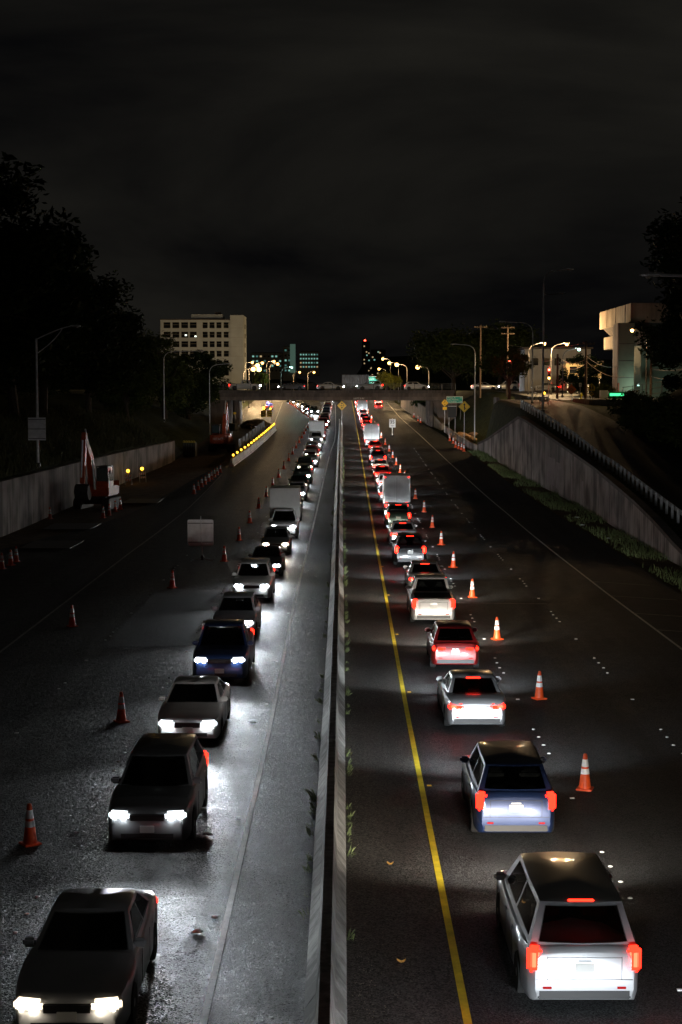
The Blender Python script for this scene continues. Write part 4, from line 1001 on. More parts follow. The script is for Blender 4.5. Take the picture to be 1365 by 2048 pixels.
# portable sign seen from behind
t = thing('portable_sign', 'grey back of a square portable sign on a folding stand in the closed lane', 'sign', (-8.36,90.3,.004))
bm = bmesh.new(); 
pp = []
for cx, cz, a0 in ((.66,2.32,0),(-.66,2.32,90),(-.66,.98,180),(.66,.98,270)):
    for k in range(5): a = R(a0+k*22.5); pp.append((cx+.09*math.cos(a), cz+.09*math.sin(a)))
bm.free()
MB().prism(pp, -.008, .008, 'y').build('panel', ALU, t)
for z in (1.1,2.2): MB().box((0,-.02,z), (1.44,.02,.05)).build('stiffener', GALV_D, t)
MB().tube([(.09,-.03,.1),(.02,-.03,2.62)], [.03,.022], 7).build('mast', GALV, t, True)
for a in (25,155,205,335): MB().tube([(.09,0,.16),(.09+.72*math.cos(R(a)),.72*math.sin(R(a)),.015)], .018, 6).build('leg', GALV, t, True)
MB().bbox((.09,0,.2), (.14,.12,.3), .02).build('hub', BLACK, t)

# ------------------------------------------------------------------ excavators
def excavator(label, x, y, rz, lean, words=None):
    t = thing('excavator', label, 'excavator', (x,y,zroad(y)+.008), rz, 'orange excavators')
    DK = mat('track_steel', (.05,.045,.04), .7, metal=.4, noise=(5,.4))
    for s in (-1,1):
        tr = []
        for k in range(9): a = R(90+k*22.5); tr.append((-1.45+.42*math.cos(a), .43+.42*math.sin(a)))
        for k in range(9): a = R(-90+k*22.5); tr.append((1.45+.42*math.cos(a), .43+.42*math.sin(a)))
        ob = MB().prism(tr, s*1.18-.3, s*1.18+.3, 'x').build('track', DK, t)
        for k in range(15): MB().box((s*1.18, -1.45+.207*k, .868), (.62,.10,.05)).build('track_pad', DK, ob)
        for yy in (-1.45,1.45): MB().tube([(s*1.18-.33,yy,.43),(s*1.18+.33,yy,.43)], .26, 12).build('sprocket', GALV_D, ob)
    MB().box((0,0,.62), (1.9,1.7,.5)).build('undercarriage', DK, t)
    MB().lathe([(.75,.85),(.75,1.02)], 18).build('turntable', DK, t)
    MB().bbox((0,-.35,1.42), (2.6,3.1,.78), .08).build('deck', EXC, t)          # the machine looks towards +y
    cw = MB().prism([(-1.32,-1.75),(-1.2,-2.2),(-.7,-2.42),(.7,-2.42),(1.2,-2.2),(1.32,-1.75)], 1.05, 2.15, 'z').build('counterweight', EXC, t)
    if words: lettering(words, .42, S_WHITE, cw, (0,-2.43,1.65), (R(90),0,0))
    MB().bbox((.55,-.95,2.0), (1.5,1.5,.6), .07).build('engine_hood', EXC, t)
    MB().tube([(.9,-1.2,2.2),(.9,-1.2,2.75)], .06, 8).build('exhaust', BLACK, t)
    cab = MB().bbox((-.78,.45,2.05), (.98,1.6,.5), .05).build('cab', EXC, t)
    for xx in (-1.22,-.34):
        for yy in (-.28,1.18): MB().box((xx,yy,2.75), (.09,.09,1.3)).build('pillar', BLACK, cab)
    MB().bbox((-.78,.45,3.42), (1.02,1.66,.12), .04).build('roof', BLACK, cab)
    for (c, d) in (((-.78,1.19,2.72),(.80,.03,1.15)),((-.78,-.29,2.85),(.80,.03,.9)),((-1.225,.45,2.75),(.03,1.36,1.15)),((-.335,.45,2.75),(.03,1.36,1.15))):
        MB().box(c, d).build('window', mat('cab_glass', (.05,.07,.07), .08), cab)
    MB().tube([(-1.3,1.0,1.75),(-1.3,1.0,2.6)], .02, 6).build('handrail', S_WHITE, cab); MB().bbox((-1.42,1.15,3.0), (.12,.06,.3), .02).build('mirror', BLACK, cab)
    # boom, stick, bucket
    A = Vector((.15,.75,1.75)); B = Vector((.15,1.7,4.35)); C = Vector((.15,3.1,5.75)); E = Vector((.15,4.15,2.6)) if not lean else Vector((.15,3.5,2.2)); F = E+Vector((0,-.15,-.5))
    def beam(a, b, w, h0, h1, nm, mt, par=t):
        d = (b-a).normalized(); u = Vector((1,0,0)); n = d.cross(u)
        vs = []
        for p, h in ((a,h0),(b,h1)):
            for sx, sn in ((-1,-1),(1,-1),(1,1),(-1,1)): vs.append(p+u*sx*w/2+n*sn*h/2)
        return MB().add(vs, [(0,3,2,1),(4,5,6,7),(0,1,5,4),(1,2,6,5),(2,3,7,6),(3,0,4,7)]).build(nm, mt, par)
    bo = beam(A, B+Vector((0,-.05,.1)), .42, .5, .72, 'boom', EXC); beam(B+Vector((0,-.15,-.05)), C, .40, .72, .36, 'boom_tip', EXC, bo)
    st = beam(C+Vector((0,-.35,.45)), E, .34, .52, .3, 'stick', EXC)
    for s in (-1,1): MB().tube([A+Vector((s*.34,.55,-.15)), B+Vector((s*.30,.1,-.35))], [.10,.07], 8).build('boom_cylinder', GALV, bo, True)
    MB().tube([B+Vector((0,-.1,.55)), C+Vector((0,-.5,.75))], [.10,.07], 8).build('stick_cylinder', GALV, st, True)
    MB().tube([C+Vector((0,.25,-.1)), E+Vector((0,.28,.5))], [.08,.06], 8).build('bucket_cylinder', GALV, st, True)
    bk = [(0,.1),(.35,-.05),(.55,-.5),(.35,-1.0),(-.15,-1.15),(-.62,-.95),(-.45,-.55),(-.2,-.2)]
    bu = MB().prism([(E.y+q[0], E.z+q[1]-.15) for q in bk], E.x-.55, E.x+.55, 'x').build('bucket', DK, t)
    for k in range(5): MB().prism([(E.y-.62,E.z-1.1),(E.y-.45,E.z-1.02),(E.y-.8,E.z-.78)], E.x-.5+.22*k, E.x-.4+.22*k, 'x').build('tooth', GALV_D, bu)
    MB().tube([(x_,.9,1.8) for x_ in (1.05,1.05)][:1]+[(1.05,.9,2.6),(1.05,-.1,2.6),(1.05,-.1,1.8)], .02, 5).build('handrail', GALV, t)
    return t
excavator('orange excavator with raised boom and cab parked by the left wall', -20.2, 127.5, R(172), 1)
excavator('orange excavator seen from behind, broad counterweight toward the camera, before the bridge', -15.9, 202.5, R(-4), 0, 'HITACHI')
t = thing('work_lamp_stand', 'small work light stand in the dirt by the left bridge abutment', 'work light', (-18.8,268,zterr(-18.8,268)))
MB().tube([(0,0,0),(0,0,2.6)], .04, 6).build('mast', GALV, t); MB().bbox((0,-.1,2.7), (.5,.2,.35), .03).build('lamp_head', S_YEL, t)
for a in (0,120,240): MB().tube([(0,0,.8),(.7*math.cos(R(a)),.7*math.sin(R(a)),.02)], .025, 5).build('leg', GALV, t)
t = thing('spoil_heap', 'brown heap of broken ground beside the dig before the bridge', 'heap', (-15.2,268,zroad(268)))
bm = bmesh.new(); bmesh.ops.create_icosphere(bm, subdivisions=4, radius=1)
for v in bm.verts: v.co = Vector((v.co.x*2.6, v.co.y*6.5, max(-.1, v.co.z)*1.3))*random.uniform(.9,1.1)
me = bpy.data.meshes.new('soil'); bm.to_mesh(me); bm.free(); me.materials.append(DIRT); link('soil', me, t)
# steel road plates in the dig area
for k, (x, y, w, l, lab) in enumerate([(-18.7,99.5,3.2,5,'steel road plate nearest the camera along the left wall'),(-19.6,112,3.4,5,'steel road plate in front of the excavator'),(-17.3,134,3.0,6,'steel road plate right of the excavator cab')]):
    tag(MB().bbox((0,0,.02), (w,l,.035), .008).build('road_plate', GALV_D, None, loc=(x,y,zroad(y)+.012)), lab, 'steel plate', 'steel plates in the closed lanes')

# ------------------------------------------------------------------ vehicles
HL_W = lamp_mat('headlight_white', (.90,.96,1), 120)
HL_H = lamp_mat('headlight_warm', (1,.86,.66), 100)
TL = lamp_mat('taillight_red', (1,.012,.005), 7)
HOUSE_W = mat('headlight_housing', (.5,.52,.54), .1, emit=((.86,.94,1),2.2)); HOUSE_H = mat('headlight_housing_warm', (.5,.5,.5), .1, emit=((1,.82,.58),2.0))
TLB = lamp_mat('brake_light_red', (1,.0036,.0016), 95)
MARKER = lamp_mat('side_marker_amber', (1,.36,.02), 5)
LENS_C = mat('clear_lens', (.55,.57,.58), .08); LENS_R = mat('red_lens', (.35,.01,.01), .12)
RIM = mat('alloy_rim', (.45,.46,.47), .3, metal=.8)
PLATE = mat('licence_plate', (.75,.75,.72), .5)
def paint(name, col, metal=.35): return mat('paint_'+name, col, .32, metal=metal, coat=.6, noise=(1.5,.06))
PAINTS = {'white': paint('w',(.78,.78,.77),0), 'silver': paint('s',(.55,.56,.58),.5), 'grey': paint('g',(.16,.165,.17),.4), 'black': paint('k',(.012,.012,.014),.1),
          'dark blue': paint('b',(.02,.04,.12),.3), 'red': paint('r',(.30,.015,.015),.2), 'beige': paint('e',(.42,.36,.27),.3), 'dark green': paint('n',(.02,.06,.045),.3)}
SPEC = {
 'sedan': dict(L=4.72,W=1.82,wb=2.74,wr=.325,top=[(-2.36,.80),(-2.30,.94),(-1.9,1.02),(-1.5,1.02),(0,.95),(1.0,.98),(1.7,.88),(2.15,.78),(2.30,.70),(2.36,.60)],gh=(1.10,.20,-.95,-1.78,.92,1.43)),
 'hatchback': dict(L=4.25,W=1.77,wb=2.60,wr=.315,top=[(-2.13,.86),(-2.08,.98),(-1.7,1.02),(0,.97),(1.0,1.0),(1.6,.90),(1.95,.78),(2.08,.70),(2.13,.60)],gh=(1.12,.25,-1.45,-1.98,.94,1.50)),
 'sport utility': dict(L=4.66,W=1.87,wb=2.70,wr=.365,top=[(-2.33,1.0),(-2.27,1.12),(-1.9,1.14),(0,1.08),(1.0,1.10),(1.7,1.02),(2.12,.93),(2.27,.82),(2.33,.68)],gh=(1.15,.42,-1.85,-2.24,1.05,1.70)),
 'minivan': dict(L=5.05,W=1.96,wb=3.0,wr=.345,top=[(-2.52,1.0),(-2.47,1.1),(-2.1,1.10),(0,1.02),(1.2,1.05),(1.85,.97),(2.32,.86),(2.46,.76),(2.52,.62)],gh=(1.62,.62,-2.1,-2.46,1.0,1.76)),
 'pickup': dict(L=5.45,W=1.94,wb=3.4,wr=.385,top=[(-2.72,1.02),(-2.68,1.10),(-2.3,1.10),(0,1.10),(1.3,1.12),(2.0,1.08),(2.5,1.0),(2.66,.90),(2.72,.74)],gh=(1.42,.75,-.55,-.72,1.05,1.80)),
}
def car_glass():
    m = bpy.data.materials.new('car_glass'); m.use_nodes = True; N = m.node_tree.nodes; L = m.node_tree.links; N.clear()
    o = N.new('ShaderNodeOutputMaterial'); mx = N.new('ShaderNodeMixShader'); tr = N.new('ShaderNodeBsdfTransparent'); gl = N.new('ShaderNodeBsdfGlossy'); fr = N.new('ShaderNodeFresnel')
    tr.inputs['Color'].default_value = (.42,.45,.45,1); gl.inputs['Roughness'].default_value = .04; fr.inputs['IOR'].default_value = 1.5
    L.new(fr.outputs[0], mx.inputs[0]); L.new(tr.outputs[0], mx.inputs[1]); L.new(gl.outputs[0], mx.inputs[2]); L.new(mx.outputs[0], o.inputs['Surface']); return m
CAR_GLASS = car_glass(); TRIM = mat('cabin_trim', (.03,.03,.032), .8); SEAT = mat('seat_cloth', (.07,.068,.065), .9, noise=(6,.2))
def lp(a, b, t): return tuple(p+(q-p)*t for p, q in zip(a, b))
def car_meshes(kind):
    S = SPEC[kind]; L, W = S['L'], S['W']; hw = W/2; wr = S['wr']; ax = S['wb']/2; off = .02
    ys = set([-L/2,-L/2+.04,-L/2+.1,-L/2+.2,L/2,L/2-.04,L/2-.1,L/2-.2])
    n = 26
    for i in range(n+1): ys.add(-L/2+.25+(L-.5)*i/n)
    ra = wr+.05
    for c in (-ax, ax):
        for k in range(13): ys.add(c + ra*math.cos(math.pi*k/12))
        ys.add(c-ra-.004); ys.add(c+ra+.004)
    ys = sorted(ys); m = MB(); N = 0
    for y in ys:
        e = abs(y)/(L/2); w = hw*(1-.17*e**9-.03*e**2); top = pw(S['top'], y)
        zb = .21 + .13*max(0, (e-.93)/.07)**2
        for c in (-ax, ax):
            d = abs(y-c)
            if d < ra: zb = max(zb, wr+math.sqrt(max(0, ra*ra-d*d)))
        zb = min(zb, top-.17)
        zm = zb+(top-zb)*.52
        half = [(.55*w,zb),(.95*w,zb),(.99*w,zb+(top-zb)*.14),(w,zm),(.985*w,top-.14*(1 if top-zb > .4 else .6)),(.95*w,top-.045),(.86*w,top-.005),(.5*w,top+.018),(0,top+.026)]
        ring = [(-x,y,z) for x, z in half[:-1]] + [(x,y,z) for x, z in reversed(half)]
        ring = ring[0:]
        N = len(ring); m.v += ring
    for i in range(len(ys)-1):
        for k in range(N): a = i*N+k; b = i*N+(k+1) % N; m.f.append((a, b, b+N, a+N))
    m.f += [tuple(range(N)), tuple((len(ys)-1)*N+k for k in range(N))]
    out = {'body': m.mesh('body', PAINTS['white'], True, 40)}
    # greenhouse
    ybf, ytf, ytr, ybr, zb, zt = S['gh']
    def loop(wf, wrr, yf, yr, zf, zr, bf, brr):
        P = []
        for u in (-1,-.55,0,.55,1): P.append((u*wf, yf-bf*u*u, zf))
        for s in (.25,.5,.75): P.append((wf+(wrr-wf)*s+.02*math.sin(math.pi*s), yf-bf+(yr+brr-yf+bf)*s, zf+(zr-zf)*s+.015*math.sin(math.pi*s)))
        for u in (1,.55,0,-.55,-1): P.append((u*wrr, yr+brr*u*u, zr))
        for s in (.75,.5,.25): P.append((-(wf+(wrr-wf)*s+.02*math.sin(math.pi*s)), yf-bf+(yr+brr-yf+bf)*s, zf+(zr-zf)*s+.015*math.sin(math.pi*s)))
        return P
    LO = loop(hw*.90, hw*.88, ybf, ybr, zb, zb+.03, .22, .12); UP = loop(hw*.68, hw*.67, ytf, ytr, zt-.045, zt-.05, .10, .06)
    IN = [(p[0]*.88, (p[1]-(ytf+ytr)/2)*.93+(ytf+ytr)/2, p[2]+.036) for p in UP]
    g = MB(); k = len(LO); g.v = UP+IN
    for i in range(k): j = (i+1) % k; g.f.append((i,j,k+j,k+i))
    c = len(g.v); g.v.append((0,(ytf+ytr)/2,zt+.012))
    for i in range(k): g.f.append((k+i, k+(i+1) % k, c))
    fr = (.10,.50) if kind != 'pickup' else (.10,.88)
    holes_R = [(fr[0],fr[1])] + ([(.54,.93)] if kind != 'pickup' else [])
    def frame(idx, holes, v0, v1):
        lo = [LO[i % k] for i in idx]; up = [UP[i % k] for i in idx]
        def P(u, v):
            f = u*(len(idx)-1); i = min(int(f), len(idx)-2); return lp(lp(lo[i], lo[i+1], f-i), lp(up[i], up[i+1], f-i), v)
        us = sorted(set([i/(len(idx)-1) for i in range(len(idx))] + [e for h in holes for e in h])); vs = [0, v0, v1, 1]
        base = len(g.v); nv = len(vs)
        for u in us: g.v += [P(u, v) for v in vs]
        for i in range(len(us)-1):
            um = (us[i]+us[i+1])/2
            for j in range(nv-1):
                if j == 1 and any(h[0] < um < h[1] for h in holes): continue
                a = base+i*nv+j; g.f.append((a, a+1, a+nv+1, a+nv))
    frame([0,1,2,3,4], [(.06,.94)], .11, .94); frame([8,9,10,11,12], [(.09,.91)], .17, .91)
    frame([4,5,6,7,8], holes_R, .18, .88); frame([12,13,14,15,16], [(1-h[1],1-h[0]) for h in holes_R], .18, .88)
    out['cabin'] = g.mesh('cabin', PAINTS['white'], True, 38)
    def patch(idx, u0, u1, v0, v1, nu, nm, outw=.010):
        lo = [LO[i % k] for i in idx]; up = [UP[i % k] for i in idx]
        def P(u, v):
            f = u*(len(idx)-1); i = min(int(f), len(idx)-2); a = lp(lo[i], lo[i+1], f-i); b = lp(up[i], up[i+1], f-i)
            return Vector(lp(a, b, v))
        cen = Vector((0,(ytf+ybr)/2*.5+(ybf+ytr)/2*.5*0+(ytf+ytr)/4,(zb+zt)/2)); mm = MB()
        nv = 2
        for j in range(nv+1):
            for i in range(nu+1):
                u = u0+(u1-u0)*i/nu; v = v0+(v1-v0)*j/nv; p = P(u,v); t1 = P(min(1,u+.01),v)-P(max(0,u-.01),v); t2 = P(u,min(1,v+.01))-P(u,max(0,v-.01))
                nn = t1.cross(t2).normalized()
                if nn.dot(p-Vector((0,(ytf+ytr)/2,(zb+zt)/2-.3))) < 0: nn = -nn
                mm.v.append(tuple(p+nn*outw))
        for j in range(nv):
            for i in range(nu): a = j*(nu+1)+i; mm.f.append((a,a+1,a+nu+2,a+nu+1))
        return mm.mesh(nm, CAR_GLASS, True, 60)
    out['windshield'] = patch([0,1,2,3,4], .05, .95, .10, .95, 8, 'windshield')
    out['rear_window'] = patch([8,9,10,11,12], .08, .92, .16, .92, 8, 'rear_window')
    R4 = [4,5,6,7,8]; L4 = [12,13,14,15,16]
    out['side_window'] = [patch(R4, *fr, .17, .90, 3, 'side_window'), patch(L4, 1-fr[1], 1-fr[0], .17, .90, 3, 'side_window')]
    if kind != 'pickup': out['side_window'] += [patch(R4, .54, .93, .17, .88, 3, 'side_window'), patch(L4, .07, .46, .17, .88, 3, 'side_window')]
    # wheels
    prof = [(wr*.60,-.095),(wr*.93,-.10),(wr,-.06),(wr,.06),(wr*.93,.10),(wr*.60,.095)]
    out['tyre'] = MB().lathe(prof, 20).mesh('wheel', RUBBER, True)
    rm = MB().lathe([(wr*.60,.05),(wr*.60,.092),(wr*.54,.094),(wr*.50,.06)], 20, caps=False)
    for q in range(5):
        a = 2*math.pi*q/5; rm.box((wr*.28*math.cos(a), wr*.28*math.sin(a), .072), (wr*.58,.07,.03), a)
    rm.lathe([(.07,.05),(.07,.095),(.03,.10)], 10); out['rim'] = rm.mesh('rim', RIM)
    ztl = pw(S['top'], -L/2+.1); zhl = pw(S['top'], L/2-.12)
    zi = pw(S['top'], 0)+.045
    out['floor'] = MB().add([(-hw*.84,ybr+.22,zi+.03),(hw*.84,ybr+.22,zi+.03),(hw*.84,ybf-.45,zi),(-hw*.84,ybf-.45,zi)], [(0,1,2,3)]).mesh('cabin_floor', TRIM)
    st = MB().bbox((0,0,.06), (.46,.14,.34), .05, Matrix.Rotation(R(-12),3,'X')); st.bbox((0,-.05,.30), (.25,.10,.17), .04); out['seat'] = st.mesh('seat', SEAT, True, 50); out['seat_z'] = zi
    out['dash'] = MB().bbox((0,ybf-.52,zi+.01), (hw*1.45,.30,.10), .04).mesh('dashboard', TRIM)
    out['wheel_s'] = MB().tube([(.17*math.cos(a*.5236), .17*math.sin(a*.5236)*.35, .17*math.sin(a*.5236)) for a in range(13)], .014, 5).mesh('steering_wheel', BLACK)
    rs = MB(); zt_ = pw(S['top'], -L/2+.05)
    rs.box((0,-L/2-.002,.60), (hw*1.56,.006,.012))
    for sx in (-1,1): rs.box((sx*hw*.60,-L/2-.002,(zt_-.12+.60)/2), (.010,.006,zt_-.12-.60))
    rs.box((0,-L/2-.002,zt_-.135), (hw*1.2,.006,.010)); out['rear_seam'] = rs.mesh('panel_gap', BLACK)
    out['badge'] = MB().bbox((0,0,0), (.22,.012,.03), .004).mesh('trim_bar', RIM)
    out['refl'] = MB().bbox((0,0,0), (.14,.012,.04), .004).mesh('reflector', LENS_R)
    out['bulb'] = MB().lathe([(.015,-.035),(.055,-.02),(.066,.01),(.05,.04),(.015,.055)], 12).mesh('bulb', HL_W, True)
    out['bulb_r'] = MB().bbox((0,0,0), (.13,.05,.27) if kind in ('sport utility','minivan','pickup') else (.30,.05,.085), .02).mesh('bulb', TLB, True)
    out['seam'] = MB().box((0,0,0), (.006,.012,.55)).mesh('door_seam', BLACK)
    def lens(w, d, h, yaw, nm, mt):
        M = Matrix.Rotation(yaw, 3, 'Z'); return MB().bbox((0,0,0), (w,d,h), min(h,d)*.3, M).mesh(nm, mt, True, 50)
    out['headlight'] = [lens(.46,.20,.19,R(14)*s,'headlight',HL_W) for s in (1,-1)]
    tall = kind in ('sport utility','minivan','pickup')
    out['taillight'] = [lens(.24 if tall else .46,.18,.42 if tall else .20,-R(15)*s,'taillight',TL) for s in (1,-1)]
    out['hl_pos'] = (hw*.645, L/2-.085, zhl-.085); out['tl_pos'] = (hw*(.80 if tall else .66), -L/2+.085, ztl-.19)
    out['brake_strip'] = MB().bbox((0,0,0), (.42,.05,.035), .01).mesh('brake_strip', lamp_mat('high_brake_light', (1,.02,.008), 5))
    out['bs_pos'] = (0, (ytr+.05) if kind != 'sedan' else ytr-.05, zt-.035 if kind != 'sedan' else zt-.06)
    out['grille'] = MB().bbox((0,0,0), (hw*.82,.05,.16), .02).mesh('grille', BLACK); out['gr_pos'] = (0, L/2-.015, zhl-.12)
    out['intake'] = MB().bbox((0,0,0), (hw*1.25,.05,.13), .02).mesh('bumper_intake', BLACK)
    out['plate'] = MB().bbox((0,0,0), (.31,.02,.155), .008).mesh('licence_plate', PLATE)
    out['mirror'] = MB().bbox((0,0,0), (.22,.12,.15), .04).mesh('mirror', PAINTS['white'], True, 40)
    out['handle'] = MB().bbox((0,0,0), (.03,.17,.03), .01).mesh('door_handle', RIM)
    out['mirror_pos'] = (hw*.955+.02, ybf-.46, zb+.11)
    out['lower'] = MB().bbox((0,0,0), (hw*1.5,.06,.16), .02).mesh('rear_bumper_trim', BLACK)
    if kind == 'pickup': out['bed'] = MB().bbox((0,-1.72,1.135), (W*.80,1.75,.03), .01).mesh('bed_cover', RUBBER)
    return out
CARS = {k: car_meshes(k) for k in SPEC}
BOXM = mat('truck_box', (.62,.62,.60), .5, noise=(1.2,.12))
def cargo_box(t):
    b = MB().bbox((0,-2.05,2.15), (2.06,2.75,2.05), .04).build('cargo_box', BOXM, t)
    MB().box((0,-3.432,2.1), (.02,.012,1.85)).build('door_gap', BLACK, b)
    for sx in (-1,1):
        MB().box((sx*.96,-3.432,2.1), (.05,.016,1.9)).build('door_post', RIM, b); MB().box((sx*.16,-3.44,2.0), (.025,.03,1.7)).build('lock_rod', RIM, b)
        MB().bbox((sx*.9,-3.44,3.05), (.12,.03,.06), .01).build('marker_light', TL, b)
    MB().box((0,-3.3,1.02), (1.9,.2,.16)).build('rear_bumper', BLACK, t); MB().box((0,-1.9,.98), (.9,2.6,.22)).build('chassis', BLACK, t)
    t['category'] = 'truck'
def recolour(o, m):
    o.material_slots[0].link = 'OBJECT'; o.material_slots[0].material = m; return o
def car(kind, colour, x, y, z, rz, pitch, label, group, lamps='both', beams=2, power=1250, spread=104, pitch_b=79.5, brake=False, warm=False, name=None, lit=True):
    C = CARS[kind]; S = SPEC[kind]; L, W = S['L'], S['W']; P = PAINTS[colour]
    t = thing(name or {'sport utility':'sport_utility_car'}.get(kind, kind if kind in ('minivan','pickup') else kind+'_car'), label, 'car' if kind not in ('pickup','minivan') else {'pickup':'pickup truck','minivan':'minivan'}[kind], (x,y,z), 0, group)
    t.rotation_euler = (pitch, 0, rz)
    recolour(link('body', C['body'], t), P); cb = recolour(link('cabin', C['cabin'], t), P)
    link('windshield', C['windshield'], cb); link('rear_window', C['rear_window'], cb)
    for w in C['side_window']: link('side_window', w, cb)
    for sx in (-1,1):
        for yy in (-S['wb']/2, S['wb']/2):
            o = link('wheel', C['tyre'], t, (sx*(W/2-.115), yy, S['wr'])); o.rotation_euler = (0, R(90)*sx, 0)
            if y < 140: link('rim', C['rim'], o)
    for i, sx in enumerate((-1,1)):
        p = C['hl_pos']; h = link('headlight', C['headlight'][i], t, (sx*p[0], p[1], p[2]))
        recolour(h, (HOUSE_H if warm else HOUSE_W) if lit else LENS_C)
        if lit:
            for bx in ((.10,-.085) if y < 90 else (.0,)):
                bo_ = recolour(link('bulb', C['bulb'], h, (bx*sx,.075+ (-.025 if bx > 0 else .02),.005)), HL_H if warm else HL_W); bo_.rotation_euler = (R(-90),0,0); bo_.scale = (1,1,1) if y < 90 else (1.6,1.2,1.2)
        p = C['tl_pos']; q = link('taillight', C['taillight'][i], t, (sx*p[0], p[1], p[2]))
        recolour(q, TL if lit else LENS_R)
        if lit and brake: link('bulb', C['bulb_r'], q, (0,-.072,.01))
        p = C['mirror_pos']; recolour(link('mirror', C['mirror'], t, (sx*p[0], p[1], p[2])), P)
        if y < 90: link('door_handle', C['handle'], t, (sx*(W/2-.012), .05, S['gh'][4]-.10)); link('door_handle', C['handle'], t, (sx*(W/2-.016), -.95, S['gh'][4]-.09))
    if brake and kind != 'pickup': link('brake_strip', C['brake_strip'], cb, C['bs_pos'])
    if y < 200:
        link('grille', C['grille'], t, C['gr_pos']); link('bumper_intake', C['intake'], t, (0, L/2-.02, .36)); link('rear_bumper_trim', C['lower'], t, (0,-L/2+.02,.36))
        link('licence_plate', C['plate'], t, (0,-L/2-.006,pw(S['top'],-L/2+.05)-.30)); link('licence_plate', C['plate'], t, (0,L/2+.008,.50))
    if 'bed' in C: link('bed_cover', C['bed'], t)
    if y < 110:
        link('cabin_floor', C['floor'], cb); link('dashboard', C['dash'], cb); zi = C['seat_z']; yf = S['gh'][0]-1.55
        sw = link('steering_wheel', C['wheel_s'], cb, (-.36, S['gh'][0]-.80, zi+.10)); sw.rotation_euler = (R(-25),0,0)
        for sx in (-.38,.38): link('seat', C['seat'], cb, (sx, yf, zi+.02))
        if kind != 'pickup':
            for sx in (-.40,.40):
                so = link('seat', C['seat'], cb, (sx, yf-(.68 if kind == 'sedan' else .90), zi+.02)); so.scale = (1,1,.55 if kind == 'sedan' else 1)
        link('panel_gap', C['rear_seam'], t); link('trim_bar', C['badge'], t, (0,-L/2-.008,pw(S['top'],-L/2+.05)-.19))
        for sx in (-1,1):
            link('reflector', C['refl'], t, (sx*W*.30,-L/2-.006,.47))
            for yy in (S['gh'][0]-.55, S['gh'][0]-1.55, S['gh'][0]-2.5): link('door_seam', C['seam'], t, (sx*(W/2*(1-.03*(abs(yy)/(L/2))**2)+.0005), yy, .62))
    if lit:
        col = (1,.91,.78) if warm else (.88,.95,1)
        hp = C['hl_pos']
        for sx in ((-1,1) if beams == 2 else (0,) if beams == 1 else ()):
            o = spot_light('headlight_beam', t, (sx*hp[0], L/2+.06, hp[2]), (R(pitch_b) if beams == 2 else R(84),0,0), power*(1 if beams == 2 else 2), col, R(spread), 1.0, .08); o.scale = (1,((.24 if spread < 120 else .36) if beams == 2 else .42)*1.28/math.tan(R(spread/2)),1)
    return t
KINDS = ['sedan','sport utility','hatchback','pickup','sedan','minivan','sport utility','sedan','hatchback','sport utility']
rc = random.Random(12)
def article(k): return {'sport utility':'sport utility car','hatchback':'hatchback','sedan':'sedan','pickup':'pickup truck','minivan':'minivan'}[k]
# outbound queue: we see the tail lights
RX = [(0,3.78),(60,3.80),(150,3.85),(230,3.72),(330,3.45),(420,3.3)]
car('sedan', 'grey', 3.75, 16.0, .012, 0, 0, 'added grey sedan out of view below the bottom edge, headlights lighting the queue ahead', 'outbound queue of cars', power=1150, spread=132)  # unseen extra car, added so its headlights light the vehicle ahead
y = 26.6; i = 0
seqR = [('minivan','silver'),('sport utility','dark blue'),('sedan','silver'),('hatchback','red'),('pickup','white'),('sedan','grey'),('sport utility','black'),('sedan','silver')]
while y < 412:
    k, c = seqR[i] if i < len(seqR) else (rc.choice(KINDS), rc.choice(['white','silver','grey','black','red','silver','red','beige','dark blue','dark green']))
    if i in (9,17,26): y += 1.2; k, c = 'pickup', 'white'
    cc = car(k, c, pw(RX,y)+rc.uniform(-.16,.16), y, zroad(y)+.012, rc.uniform(-.012,.012), slope_at(y), '%s %s, %s from the bottom in the queue driving away' % (c, 'box truck' if i in (9,17,26) else article(k), nth(i)), 'outbound queue of cars', power=1150, spread=132, beams=2 if y < 130 else 1, brake=rc.random() < .8, warm=rc.random() < .25)
    if i in (9,17,26): cargo_box(cc); cc.name = 'box_truck'
    y += rc.uniform(9.2,12.4) if y < 150 else rc.uniform(9.5,13); i += 1
# inbound queue: headlights face us
LX = [(0,-4.30),(60,-4.32),(150,-4.15),(230,-3.85),(300,-3.6),(420,-3.9)]
y = 25.2; i = 0
seqL = [('sedan','silver'),('sport utility','grey'),('sedan','white'),('pickup','dark blue'),('hatchback','silver'),('sport utility','white'),('sedan','black')]
while y < 412:
    k, c = seqL[i] if i < len(seqL) else (rc.choice(KINDS), rc.choice(['white','silver','grey','black','silver','red','beige','dark blue','dark green']))
    if i in (8,19): y += 1.0; k, c = 'pickup', 'white'
    cc = car(k, c, pw(LX,y)+rc.uniform(-.16,.16), y, zroad(y)+.012, math.pi+rc.uniform(-.012,.012), -slope_at(y), '%s %s, %s from the bottom in the oncoming queue' % (c, 'box truck' if i in (8,19) else article(k), nth(i)), 'inbound queue of cars', power=460, pitch_b=83.5, spread=114, beams=2 if y < 130 else 1, warm=rc.random() < .3)
    if i in (8,19): cargo_box(cc); cc.name = 'box_truck'; y += 1.0
    y += rc.uniform(8.6,11.6) if y < 150 else rc.uniform(9,12.5); i += 1
